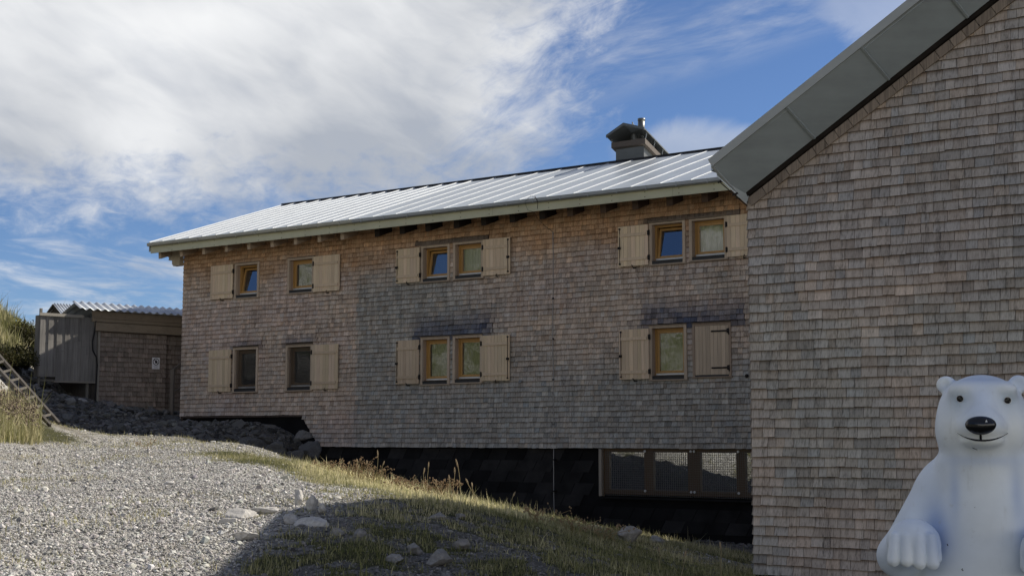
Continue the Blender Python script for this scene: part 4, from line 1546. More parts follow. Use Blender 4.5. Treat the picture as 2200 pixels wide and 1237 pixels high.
rear = thing('rear_shed', tuple(FS(-.2, -3, 2.0)), 'small hut with pitched wavy sheet roof behind the board screen', 'hut')
m2 = corrugated(FS, -.60, .55, -1.25, 4.08, -2.3, 4.70, .11, .018, 2)
build(m2, 'corrugated_roof', M_CORR, rear, True)
m2 = corrugated(FS, -.60, .55, -3.4, 4.08, -2.31, 4.69, .11, .018, 2)
build(m2, 'corrugated_roof', M_CORR, rear, True)
m_ = MB(FS)
m_.add([(-.5, -1.4, 2.0), (-.5, -3.3, 2.0), (-.5, -3.3, 4.05), (-.5, -2.3, 4.62), (-.5, -1.4, 4.08)], [(0, 1, 2, 3, 4)], (.07, .06, .05))
m_.quad([(-.5, -1.4, 2.0), (.5, -1.4, 2.0), (.5, -1.4, 4.1), (-.5, -1.4, 4.1)], (.08, .07, .06))
m_.beam((-.58, -1.25, 4.01), (-.58, -2.3, 4.63), .03, .08, (0, 0, 1), (.06, .05, .04))
m_.beam((-.58, -3.4, 4.01), (-.58, -2.3, 4.63), .03, .08, (0, 0, 1), (.06, .05, .04))
build(m_, 'wall', M_BOARD, rear)

# hose hanging down the shed corner
m_ = MB(FS)
m_.tube([(-.12, .12, 3.95), (-.16, .14, 3.6), (-.22, .12, 3.25), (-.20, .12, 2.95), (-.06, .12, 2.72), (-.02, .12, 2.45), (-.03, .1, 2.0), (-.05, .1, 1.5), (-.05, .1, 1.1)], .026, 8)
build(m_, 'hose', M_INK, None, True, 'dark hose hanging beside the shed corner trim', 'hose')

# handrail beside the lodge's end wall
hr = thing('handrail', tuple(FS(2.6, .75, .8)), 'weathered timber handrail post with two sloping rails at lodge corner', 'handrail')
hp = at(368, 898, 45.1); HX = hp[0]; HY = hp[1]
m_ = MB(FW); m_.box(HX - .055, HX + .055, HY - .05, HY + .05, .45, 2.20, (.13, .11, .09)); build(m_, 'post', M_BOARD, hr)
for (z1_, z2_) in ((2.16, 2.95), (1.40, 2.05)):
    m_ = MB(FW)
    m_.beam((HX, HY + .05, z1_), (HX + 1.35, HY + 1.6, z2_ + .6), .06, .10, (0, 0, 1), (.14, .12, .10))
    build(m_, 'rail', M_BOARD, hr)
m_ = MB(FM); m_.box(-1.5, -.08, -3.2, .2, .30, .52, (.1, .09, .08)); m_.box(-1.2, -.08, -3.2, -.6, .52, .74, (.1, .09, .08))
build(m_, 'timber_step', M_BOARD, None, False, 'low timber step at the foot of the lodge end wall', 'step')

# ladder on the rubble slope
ld = thing('ladder', tuple(at(110, 915, 36)), 'wooden ladder lying on the rubble slope at the left edge', 'ladder')
b1_, b2_ = hit(108, 918, 30) + (0, 0, .04), hit(127, 913, 30) + (0, 0, .04)
t1_, t2_ = at(-40, 752, b1_[1] + 1.2), at(-18, 746, b2_[1] + 1.2)
for (p, q_) in ((b1_, t1_), (b2_, t2_)):
    m_ = MB(FW); m_.beam(p, q_, .05, .09, (0, -.4, 1), (.10, .09, .08)); build(m_, 'side_rail', M_BOARD, ld)  # rails and rungs coloured dark to stand in for shade
for k in range(1, 9):
    f_ = k / 8.6
    m_ = MB(FW); m_.beam(b1_ + (t1_ - b1_) * f_, b2_ + (t2_ - b2_) * f_, .035, .05, (0, -.4, 1), (.09, .083, .072)); build(m_, 'rung', M_BOARD, ld)


# ------------------------------------------------------------------ stones
def ico():
    p = (1 + 5 ** .5) / 2
    v = np.array([(-1, p, 0), (1, p, 0), (-1, -p, 0), (1, -p, 0), (0, -1, p), (0, 1, p), (0, -1, -p), (0, 1, -p), (p, 0, -1), (p, 0, 1), (-p, 0, -1), (-p, 0, 1)], float)
    v /= np.linalg.norm(v[0])
    f = np.array([(0, 11, 5), (0, 5, 1), (0, 1, 7), (0, 7, 10), (0, 10, 11), (1, 5, 9), (5, 11, 4), (11, 10, 2), (10, 7, 6), (7, 1, 8),
                  (3, 9, 4), (3, 4, 2), (3, 2, 6), (3, 6, 8), (3, 8, 9), (4, 9, 5), (2, 4, 11), (6, 2, 10), (8, 6, 7), (9, 8, 1)])
    return v, f


def euler_mats(a, b_, c):
    ca, sa, cb, sb, cc2, sc2 = np.cos(a), np.sin(a), np.cos(b_), np.sin(b_), np.cos(c), np.sin(c)
    R = np.empty((len(a), 3, 3))
    R[:, 0, 0] = ca * cb; R[:, 0, 1] = ca * sb * sc2 - sa * cc2; R[:, 0, 2] = ca * sb * cc2 + sa * sc2
    R[:, 1, 0] = sa * cb; R[:, 1, 1] = sa * sb * sc2 + ca * cc2; R[:, 1, 2] = sa * sb * cc2 - ca * sc2
    R[:, 2, 0] = -sb; R[:, 2, 1] = cb * sc2; R[:, 2, 2] = cb * cc2
    return R


def stones(name, pos, rad, cols, flat=0.6):
    iv, iff = ico()
    n = len(pos)
    R = euler_mats(RNG.uniform(0, 6.28, n), RNG.normal(0, .35, n), RNG.normal(0, .35, n))
    S = RNG.uniform(.65, 1.35, (n, 3)); S[:, 2] *= flat
    V = iv[None] * (1 + RNG.uniform(-.30, .25, (n, 12, 1))) * S[:, None] * rad[:, None, None]
    V = np.einsum('nij,nkj->nki', R, V) + pos[:, None]
    Fc = (iff[None] + (np.arange(n) * 12)[:, None, None]).reshape(-1, 3)
    me_ = raw_mesh(name, V.reshape(-1, 3), Fc, np.repeat(cols, 12, axis=0), False)
    me_.materials.append(M_STONE)
    o = bpy.data.objects.new(name, me_)
    scene.collection.objects.link(o)
    return o


M_STONE, t, b, _ = new_mat('limestone')
co = t.n('ShaderNodeTexCoord').outputs['Object']
vc = t.n('ShaderNodeVertexColor', layer_name='Col').outputs[0]
k_ = t.ramp(t.noise(co, 26, 5, 0.65), [(0.3, 0.72), (0.7, 1.18)])
t.link(t.mix(1.0, vc, k_, 'MULTIPLY'), b.inputs['Base Color'])
setb(b, 0.9, 0, 0.2)
bump(t, b, t.noise(co, 40, 5, 0.65), 0.5, 0.01)


def in_frame(x, y, z, m=60):
    u, v = img_uv(x, y, z)
    return (u > -m) & (u < 2200 + m) & (v < 1237 + m) & (y > 1)


def scatter(n, xr, yr, dens, pow_=1.0):
    x = RNG.uniform(xr[0], xr[1], n * 4)
    # more of them near the camera
    y = yr[0] + (yr[1] - yr[0]) * RNG.random(n * 4) ** pow_
    z = base_h(x, y)
    ok = in_frame(x, y, z) & (RNG.random(n * 4) < dens(x, y))
    x, y = x[ok][:n], y[ok][:n]
    return x, y, ground_h(x, y)


def pebbles(name, n, xr, yr, dens, r_med, r_sig, r_max, pow_=1.0, tint=1.0, sink=.25):
    x, y, z = scatter(n, xr, yr, dens, pow_)
    r = np.clip(np.exp(RNG.normal(math.log(r_med), r_sig, len(x))), .005, r_max)
    g = np.clip(RNG.normal(.36, .13, len(x)), .10, .68) * tint
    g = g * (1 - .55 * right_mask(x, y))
    cols = np.stack([g * 1.02, g * .985, g * .92], 1) * (1 + RNG.normal(0, .02, (len(x), 3)))
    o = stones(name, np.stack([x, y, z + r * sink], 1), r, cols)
    tag(o, kind='stuff')
    return o


def not_grass(x, y):
    a_, b_ = main_ab(x, y)
    return np.clip(1.05 - grass_w(x, y) * 1.4, 0.03, 1) * (b_ > 0.25) * ((b_ > 8) | (a_ < 7)) * (1 - .45 * right_mask(x, y))


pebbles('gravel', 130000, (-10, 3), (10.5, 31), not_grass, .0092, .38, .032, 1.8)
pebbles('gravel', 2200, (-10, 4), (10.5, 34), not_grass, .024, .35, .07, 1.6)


def rubble_d(x, y):
    a_, b_ = main_ab(x, y)
    d1 = (a_ > -1.5) & (a_ < 7.2) & (b_ > .25) & (b_ < 6.5) & (y > 30)
    d2 = (x < -11) & (y > 34) & (x > -18.5)
    return (d1 * 1.0 + d2 * .8).clip(0, 1)


pebbles('rubble', 5200, (-18.5, -3), (30, 47), rubble_d, .05, .5, .20, 1.0, .30)


def foot_d(x, y):
    a_, b_ = main_ab(x, y)
    return ((b_ > .2) & (b_ < 3.5) & (a_ > 14)).astype(float)


pebbles('rubble', 1500, (0, 7), (27, 38), foot_d, .03, .4, .09, 1.0, .26)  # stones tinted dark to paint in the shade at the wall foot


def rock(name, center, size, label, group=None, seed=0, tint=1.0, rotz=None, parts=None):
    """one boulder: a faceted, noisy lump of limestone"""
    bm = bmesh.new()
    bmesh.ops.create_icosphere(bm, subdivisions=4, radius=1.0)
    rg2 = np.random.default_rng(seed)
    cuts = [(rg2.normal(0, 1, 3), rg2.uniform(.42, .85)) for _ in range(12)]
    cuts = [(c_ / np.linalg.norm(c_), d_) for c_, d_ in cuts]
    ph = rg2.uniform(0, 10, 6)
    for v_ in bm.verts:
        p = np.array(v_.co)
        for c_, d_ in cuts:
            e_ = p @ c_ - d_
            if e_ > 0: p = p - c_ * e_ * .92
        p = p * (1 + .07 * math.sin(p[0] * 5 + ph[0]) * math.sin(p[1] * 6 + ph[1]) + .05 * math.sin(p[2] * 9 + ph[2]) + rg2.normal(0, .008) + .05 * math.sin(p[0] * 13 + ph[3]) * math.sin(p[1] * 11 + ph[4]) * math.sin(p[2] * 12 + ph[5]))
        v_.co = Vector(p * np.array(size))
    ang = rg2.uniform(0, 6.28) if rotz is None else rotz
    bmesh.ops.rotate(bm, verts=bm.verts, cent=(0, 0, 0), matrix=Matrix.Rotation(ang, 3, 'Z') @ Matrix.Rotation(rg2.normal(0, .25), 3, 'X'))
    me_ = bpy.data.meshes.new(name)
    bm.to_mesh(me_); bm.free()
    ca = me_.color_attributes.new('Col', 'FLOAT_COLOR', 'POINT')
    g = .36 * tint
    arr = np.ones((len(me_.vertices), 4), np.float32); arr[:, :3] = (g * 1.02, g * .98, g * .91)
    ca.data.foreach_set('color', arr.ravel())
    me_.materials.append(M_STONE)
    o = bpy.data.objects.new(name, me_)
    scene.collection.objects.link(o)
    o.location = center
    tag(o, label, 'rock', group)
    return o


def rock_at(u, v, y, size, label, group=None, seed=0, tint=1.0, rotz=None, lift=.25):
    p = hit(u, v)
    gz = p[2]
    return rock('rock', (p[0], p[1], gz + size[2] * lift), size, label, group, seed, tint, rotz)


G1 = 'pale rocks in the sunlit gravel'
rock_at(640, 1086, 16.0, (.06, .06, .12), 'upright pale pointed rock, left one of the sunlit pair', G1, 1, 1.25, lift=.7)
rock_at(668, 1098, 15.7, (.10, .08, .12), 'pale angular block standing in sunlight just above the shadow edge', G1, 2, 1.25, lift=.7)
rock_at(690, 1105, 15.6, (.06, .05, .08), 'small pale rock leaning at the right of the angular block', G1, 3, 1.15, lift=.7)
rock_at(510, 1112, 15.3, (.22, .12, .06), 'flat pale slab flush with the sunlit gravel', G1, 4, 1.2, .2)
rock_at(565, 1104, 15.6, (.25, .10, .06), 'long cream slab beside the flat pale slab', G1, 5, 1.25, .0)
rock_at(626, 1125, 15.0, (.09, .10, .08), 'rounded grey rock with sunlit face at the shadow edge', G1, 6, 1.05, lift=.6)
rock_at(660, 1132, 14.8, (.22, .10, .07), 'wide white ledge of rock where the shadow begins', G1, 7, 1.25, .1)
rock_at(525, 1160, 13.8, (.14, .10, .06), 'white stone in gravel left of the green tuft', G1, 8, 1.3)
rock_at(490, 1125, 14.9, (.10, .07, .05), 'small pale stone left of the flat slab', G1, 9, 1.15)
G2 = 'rocks lying in the shaded foreground turf'
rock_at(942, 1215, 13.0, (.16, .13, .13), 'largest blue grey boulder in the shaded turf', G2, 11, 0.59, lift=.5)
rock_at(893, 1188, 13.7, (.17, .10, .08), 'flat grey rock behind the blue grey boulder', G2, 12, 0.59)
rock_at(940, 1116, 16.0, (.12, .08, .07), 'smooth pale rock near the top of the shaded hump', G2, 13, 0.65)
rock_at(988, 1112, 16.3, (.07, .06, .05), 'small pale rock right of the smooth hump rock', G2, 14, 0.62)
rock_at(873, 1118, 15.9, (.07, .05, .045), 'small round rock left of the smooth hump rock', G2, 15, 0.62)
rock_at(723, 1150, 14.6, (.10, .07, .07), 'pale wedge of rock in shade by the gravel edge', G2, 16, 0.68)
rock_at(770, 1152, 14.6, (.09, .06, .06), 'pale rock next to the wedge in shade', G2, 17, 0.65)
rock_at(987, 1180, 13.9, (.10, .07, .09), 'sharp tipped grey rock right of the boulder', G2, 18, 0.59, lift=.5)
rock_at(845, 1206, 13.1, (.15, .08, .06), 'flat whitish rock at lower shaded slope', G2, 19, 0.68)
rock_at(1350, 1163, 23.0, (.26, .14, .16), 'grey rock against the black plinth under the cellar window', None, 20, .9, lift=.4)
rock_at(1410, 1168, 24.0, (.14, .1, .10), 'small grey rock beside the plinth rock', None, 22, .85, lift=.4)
G3 = 'boulders piled below the lodge corner'
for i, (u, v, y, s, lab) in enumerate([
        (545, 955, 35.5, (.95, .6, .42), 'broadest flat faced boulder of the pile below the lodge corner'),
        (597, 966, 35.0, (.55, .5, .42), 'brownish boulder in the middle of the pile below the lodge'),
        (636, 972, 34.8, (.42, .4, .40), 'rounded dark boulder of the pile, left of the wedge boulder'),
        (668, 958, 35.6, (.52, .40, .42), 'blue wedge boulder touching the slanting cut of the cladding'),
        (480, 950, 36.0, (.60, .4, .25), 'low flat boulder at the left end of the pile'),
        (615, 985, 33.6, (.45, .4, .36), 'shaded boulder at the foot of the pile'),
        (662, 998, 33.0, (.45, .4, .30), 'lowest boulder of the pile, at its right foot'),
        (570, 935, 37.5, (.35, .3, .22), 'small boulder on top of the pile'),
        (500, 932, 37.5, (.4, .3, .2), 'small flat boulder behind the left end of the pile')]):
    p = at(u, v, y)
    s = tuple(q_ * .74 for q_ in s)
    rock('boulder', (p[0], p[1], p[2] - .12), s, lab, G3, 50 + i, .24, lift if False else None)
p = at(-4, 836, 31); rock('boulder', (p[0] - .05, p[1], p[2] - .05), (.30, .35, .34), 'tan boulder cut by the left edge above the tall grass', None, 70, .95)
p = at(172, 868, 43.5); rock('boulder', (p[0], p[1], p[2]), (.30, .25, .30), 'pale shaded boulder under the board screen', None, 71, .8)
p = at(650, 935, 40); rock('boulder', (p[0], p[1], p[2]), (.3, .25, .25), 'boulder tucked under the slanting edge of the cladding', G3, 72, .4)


# ------------------------------------------------------------------ grass and weeds
M_GRASS, t, b, out = new_mat('grass_blade')
vc = t.n('ShaderNodeVertexColor', layer_name='Col').outputs[0]
t.link(vc, b.inputs['Base Color'])
setb(b, 0.65, 0, 0.25)
trn = t.n('ShaderNodeBsdfTranslucent'); t.link(vc, trn.inputs[0])
mx = t.n('ShaderNodeMixShader'); mx.inputs[0].default_value = 0.35
t.link(b.outputs[0], mx.inputs[1]); t.link(trn.outputs[0], mx.inputs[2]); t.link(mx.outputs[0], out.inputs[0])


def blades(name, x, y, h, wd, cols, lean=.35, kind='stuff', z=None, extra=None):
    n = len(x)
    z = ground_h(x, y) - .01 if z is None else z
    th_ = RNG.uniform(0, 2 * math.pi, n)
    ld_ = RNG.uniform(0, 2 * math.pi, n)
    lm = np.abs(RNG.normal(0, lean, n)) * h
    dx, dy = np.cos(th_) * wd / 2, np.sin(th_) * wd / 2
    lx, ly = np.cos(ld_) * lm, np.sin(ld_) * lm
    P0 = np.stack([x - dx, y - dy, z], 1); P1 = np.stack([x + dx, y + dy, z], 1)
    P2 = np.stack([x + dx * .8 + lx * .35, y + dy * .8 + ly * .35, z + h * .55], 1)
    P3 = np.stack([x - dx * .8 + lx * .35, y - dy * .8 + ly * .35, z + h * .55], 1)
    P4 = np.stack([x + lx, y + ly, z + h * .96], 1)
    V = np.stack([P0, P1, P2, P3, P4], 1).reshape(-1, 3)
    i0 = np.arange(n) * 5
    flat = np.stack([i0, i0 + 1, i0 + 2, i0 + 3, i0 + 3, i0 + 2, i0 + 4], 1).ravel()
    sizes = np.tile([4, 3], n)
    me_ = raw_mesh(name, V, flat, np.repeat(cols, 5, axis=0), False, sizes)
    me_.materials.append(M_GRASS)
    o = bpy.data.objects.new(name, me_)
    scene.collection.objects.link(o)
    tag(o, kind=kind)
    return o


STRAW = np.array((0.58, 0.52, 0.31)); GREEN = np.array((0.105, 0.115, 0.038)); OLIVE = np.array((0.24, 0.235, 0.09)); BRN = np.array((0.17, 0.10, 0.05))


def mixcols(n, f):
    f = np.clip(f, 0, 1)[:, None]
    c = GREEN * (1 - f) + STRAW * f
    k = RNG.random(n)[:, None]
    c = np.where(k < .25, OLIVE, c)
    return c * RNG.uniform(.7, 1.25, (n, 1))


def turf_d(x, y):
    a_, b_ = main_ab(x, y)
    return np.clip(grass_w(x, y) * 1.3 - .25, 0, 1) ** 1.5 * (b_ > .5) * (y < 33)


x, y, z = scatter(120000, (-9, 7), (10.8, 31), turf_d, 1.35)
patch = fbm(x * .9, y * .9, 77)
hgt = np.exp(RNG.normal(math.log(.046), .5, len(x))) * (0.6 + patch * .9)
crest_d = np.full_like(x, 9.0)
for i in range(2, 5):
    crest_d = np.minimum(crest_d, seg_d(x, y, CREST[i - 1], CREST[i]))
hgt *= 1 + 0.35 * np.clip(1 - crest_d / 1.0, 0, 1)
blades('grass', x, y, hgt, RNG.uniform(.005, .010, len(x)), mixcols(len(x), .36 + (patch - .45) * 2.2 + .6 * np.clip(1 - crest_d / 1.2, 0, 1) + RNG.normal(0, .22, len(x))) * (1 + .45 * np.clip(1.3 - crest_d, 0, 1))[:, None])  # crest blades drier, and brightened in colour to look sunlit

# thin dry grass creeping into the gravel
def sparse_d(x, y):
    n1 = fbm(x * .45, y * .45, 120); n2 = fbm(x * 2.0, y * 2.0, 121)
    a_, b_ = main_ab(x, y)
    m_ = np.clip((n1 - .48) * 7, 0, 1) * np.clip((n2 - .44) * 5, 0, 1)
    top = np.clip((y - 24) / 6, 0, 1) * np.clip((n2 - .34) * 4, 0, 1)
    return np.maximum(m_, top) * (grass_w(x, y) < .6) * (b_ > 7.5) * (x < 1)


x, y, z = scatter(30000, (-13, 1), (10.8, 35), sparse_d, 1.0)
blades('grass', x, y, np.exp(RNG.normal(math.log(.042), .5, len(x))), RNG.uniform(.006, .011, len(x)), mixcols(len(x), RNG.normal(.62, .3, len(x))), .6)

# tall bleached grass on the mound at the left edge
pm = at(20, 900, 28)
n = 15000
x = RNG.normal(pm[0] - .5, 1.1, n); y = RNG.normal(pm[1] + .2, 1.7, n)
ok = in_frame(x, y, base_h(x, y), 150) & (grass_w(x, y) > .35) & (x < at(88, 930, 28)[0] + (y - 28) * -.35)
x, y = x[ok], y[ok]
blades('grass', x, y, np.exp(RNG.normal(math.log(.33), .35, len(x))), RNG.uniform(.009, .017, len(x)), mixcols(len(x), RNG.normal(.62, .28, len(x))), .28)
# seed heads above it
n = 800
x = RNG.normal(at(45, 860, 28.3)[0], .75, n); y = RNG.normal(28.6, .9, n)
ok = (x < at(80, 860, 28)[0] + (y - 28) * -.35) & (RNG.random(n) < .75)
x, y = x[ok], y[ok]
zz = ground_h(x, y) + RNG.uniform(.28, .55, len(x))
K = 6
X = np.repeat(x, K) + RNG.normal(0, .035, len(x) * K); Y = np.repeat(y, K) + RNG.normal(0, .035, len(x) * K); ZZ = np.repeat(zz, K) + RNG.normal(0, .03, len(x) * K)
g = RNG.uniform(.7, 1.3, (len(X), 1))
cols = np.where(RNG.random((len(X), 1)) < .6, np.array((.12, .09, .07)), np.array((.34, .28, .20))) * g
o = stones('seed_heads', np.stack([X, Y, ZZ], 1), RNG.uniform(.009, .019, len(X)), cols, 1.2)
tag(o, kind='stuff')

# hillside shrubs and grass behind the ladder
n = 26000
x = RNG.uniform(-24, -15.2, n); y = RNG.uniform(38, 56, n)
ok = (grass_w(x, y) > .3) & in_frame(x, y, base_h(x, y), 120)
x, y = x[ok], y[ok]
pt_ = fbm(x * .8, y * .8, 90)
blades('grass', x, y, np.exp(RNG.normal(math.log(.30), .4, len(x))) * (.6 + pt_), RNG.uniform(.02, .04, len(x)), mixcols(len(x), .25 + (pt_ - .5) * 2.4 + RNG.normal(0, .2, len(x))), .35)


def shrub(center, size, label, seed, tone=1.0, n=2600, group=None):
    """low heath bush: twigs with a shell of small leaves"""
    rg2 = np.random.default_rng(seed)
    m_ = MB(FW)
    c = np.array(center)
    for k in range(14):
        v_ = rg2.normal(0, 1, 3); v_[2] = abs(v_[2]) + .3; v_ /= np.linalg.norm(v_)
        m_.tube([c, c + v_ * np.array(size) * .5 + rg2.normal(0, .04, 3), c + v_ * np.array(size) * .95], [.025, .015, .005], 5, (.08, .055, .04))
    root_ = thing('shrub', tuple(c), label, 'shrub', group)
    build(m_, 'twigs', M_BOARD, root_)
    d_ = rg2.normal(0, 1, (n, 3)); d_ /= np.linalg.norm(d_, axis=1)[:, None]; d_[:, 2] = np.abs(d_[:, 2])
    rr = rg2.uniform(.55, 1.05, n) * (1 + .25 * np.sin(d_[:, 0] * 6 + seed) * np.sin(d_[:, 1] * 5))
    P = d_ * rr[:, None] * np.array(size)
    s_ = rg2.uniform(.02, .05, n)[:, None]
    u_ = rg2.normal(0, 1, (n, 3)); u_ /= np.linalg.norm(u_, axis=1)[:, None]
    v2 = np.cross(u_, rg2.normal(0, 1, (n, 3))); v2 /= np.linalg.norm(v2, axis=1)[:, None]
    V = np.stack([P - u_ * s_, P + v2 * s_ * .5, P + u_ * s_, P - v2 * s_ * .5], 1).reshape(-1, 3)
    Fq = np.arange(n * 4).reshape(-1, 4)
    col = (np.array((.07, .085, .022)) * (1 - .5 * rg2.random((n, 1))) + np.array((.12, .09, .03)) * rg2.random((n, 1))) * tone
    me_ = raw_mesh('foliage', V, Fq, np.repeat(col, 4, axis=0))
    me_.materials.append(M_GRASS)
    o = bpy.data.objects.new('foliage', me_)
    scene.collection.objects.link(o); o.parent = root_
    return root_


shrub(at(52, 742, 49.5), (.95, .8, .8), 'dark bush on the hillside next to the board screen', 3, .28, 4200)  # bushes with a low tone have shade painted into their leaves
shrub(at(30, 722, 50.5), (1.2, .9, .55), 'olive bush on the crest of the hillside', 4, 1.5, 4200)
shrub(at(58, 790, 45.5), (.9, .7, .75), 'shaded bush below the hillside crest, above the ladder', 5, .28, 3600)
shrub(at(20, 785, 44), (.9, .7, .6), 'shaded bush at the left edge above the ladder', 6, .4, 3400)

# single tall stalks on the crest of the berm
STK = [(748, 990, 1030, 23.6, .0), (768, 985, 1035, 23.2, -.1), (810, 968, 1040, 22.8, .02), (818, 990, 1045, 22.6, .25), (788, 988, 1040, 23, -.05),
       (910, 1005, 1062, 21.5, .0), (919, 993, 1064, 21.3, .0), (975, 1005, 1078, 20.2, .02), (986, 988, 1080, 20.0, -.12), (965, 1020, 1072, 20.4, .0),
       (1012, 1028, 1085, 19.4, -.35), (1018, 1036, 1088, 19.3, -.2), (1098, 1056, 1112, 18.6, .25), (935, 1030, 1068, 21, .0), (1550, 1165, 1232, 15.6, .0), (1418, 1175, 1225, 15.8, .0), (1470, 1182, 1235, 15.0, .2)]
for i, (u, vt, vb, y, ln) in enumerate(STK):
    p0 = at(u, vb, y)
    gz = float(ground_h(np.array([p0[0]]), np.array([p0[1]]))[0])
    H = (vb - vt) / 3000 * y + (p0[2] - gz)
    b0_ = np.array([p0[0] - ln * H * .5, p0[1], gz - .02])
    pts = [b0_ + np.array([ln * H * (k / 5) ** 1.6 + .008 * math.sin(k * 1.7 + i), .01 * k, H * k / 5]) for k in range(6)]
    m_ = MB(FW)
    m_.tube(pts, [.006, .0055, .005, .0045, .004, .003], 5, (.34, .28, .15))
    root_ = thing('dry_stalk', tuple(b0_), 'thin dry grass stalk standing against the dark plinth' if i < 14 else 'thin dry grass stalk in the shaded turf before the plinth', 'grass stalk',
                  'dry stalks on the berm crest' if i < 14 else 'dry stalks in the shaded turf')
    build(m_, 'stem', M_GRASS, root_)
    m_ = MB(FW)
    t_, tn_ = pts[-1], pts[-2]
    m_.tube([tn_ + (t_ - tn_) * .2, tn_ + (t_ - tn_) * .6, t_, t_ + (t_ - tn_) * .25], [.004, .012, .010, .002], 6, (.40, .31, .19))
    build(m_, 'seed_head', M_GRASS, root_)

# weeds with small brown heads along the crest
def weed(u, v, y, hgt_, label, group, seed, n=14, spread=.16):
    rg2 = np.random.default_rng(seed)
    p0 = at(u, v, y)
    gz = float(ground_h(np.array([p0[0]]), np.array([p0[1]]))[0])
    b0_ = np.array([p0[0], p0[1], gz - .02])
    m_ = MB(FW)
    h_ = m_
    for k in range(n):
        d_ = rg2.normal(0, 1, 2) * spread
        st_ = b0_ + np.array([rg2.normal(0, .06), rg2.normal(0, .06), 0])
        tp = st_ + np.array([d_[0], d_[1], hgt_ * rg2.uniform(.6, 1.1)])
        mid = (st_ + tp) / 2 + np.array([-d_[0] * .2, 0, hgt_ * .05])
        m_.tube([st_, mid, tp], [.0045, .004, .0025], 4, (.30, .22, .11), False)
        for j in range(4):
            q_ = tp + rg2.normal(0, .022, 3)
            h_.tube([q_ - (0, 0, .012), q_, q_ + (0, 0, .012)], [.004, .011, .004], 5, np.array((.30, .21, .12)) * rg2.uniform(.7, 1.4))
    build(m_, 'dry_weed', M_GRASS, None, False, label, 'weed', group, loc=b0_)


GW_ = 'dried weeds on the berm crest'
for i, (u, v, y, h_) in enumerate([(760, 1030, 23.4, .34), (775, 1034, 23.2, .34), (790, 1040, 23, .30), (805, 1042, 22.8, .28), (735, 1025, 23.8, .22), (843, 1052, 22.4, .2), (862, 1054, 22.2, .2),
                                   (880, 1060, 21.8, .18), (935, 1070, 21, .28), (945, 1074, 20.8, .28), (962, 1078, 20.5, .28), (915, 1066, 21.2, .2), (700, 1008, 24.6, .14), (1150, 1118, 18.5, .2), (1230, 1140, 18.5, .22), (1300, 1155, 18.8, .2)]):
    weed(u, v, y, h_, 'dried weed with small brown seed heads on the crest of the grassy berm', GW_, 200 + i)
weed(318, 952, 28.0, .2, 'small lone dry weed in the gravel before the shaded rubble', None, 230, 6, .1)


# ------------------------------------------------------------------ polar bear statue
def smin(a, b_, k):
    h = np.clip(.5 + .5 * (b_ - a) / k, 0, 1)
    return b_ * (1 - h) + a * h - k * h * (1 - h)


def ell(P, c, r, rot=None):
    q_ = P - np.array(c)
    if rot is not None: q_ = q_ @ rot
    r = np.array(r)
    k0 = np.sqrt(((q_ / r) ** 2).sum(-1)); k1 = np.sqrt(((q_ / (r * r)) ** 2).sum(-1)) + 1e-9
    return k0 * (k0 - 1) / k1


def cap(P, a, b_, r1, r2):
    a, b_ = np.array(a, float), np.array(b_, float)
    ba = b_ - a
    t_ = np.clip(((P - a) @ ba) / (ba @ ba), 0, 1)
    return np.sqrt(((P - a - t_[..., None] * ba) ** 2).sum(-1)) - (r1 + (r2 - r1) * t_)


def rotz_m(a):
    c, s = math.cos(a), math.sin(a)
    return np.array([[c, -s, 0], [s, c, 0], [0, 0, 1]])


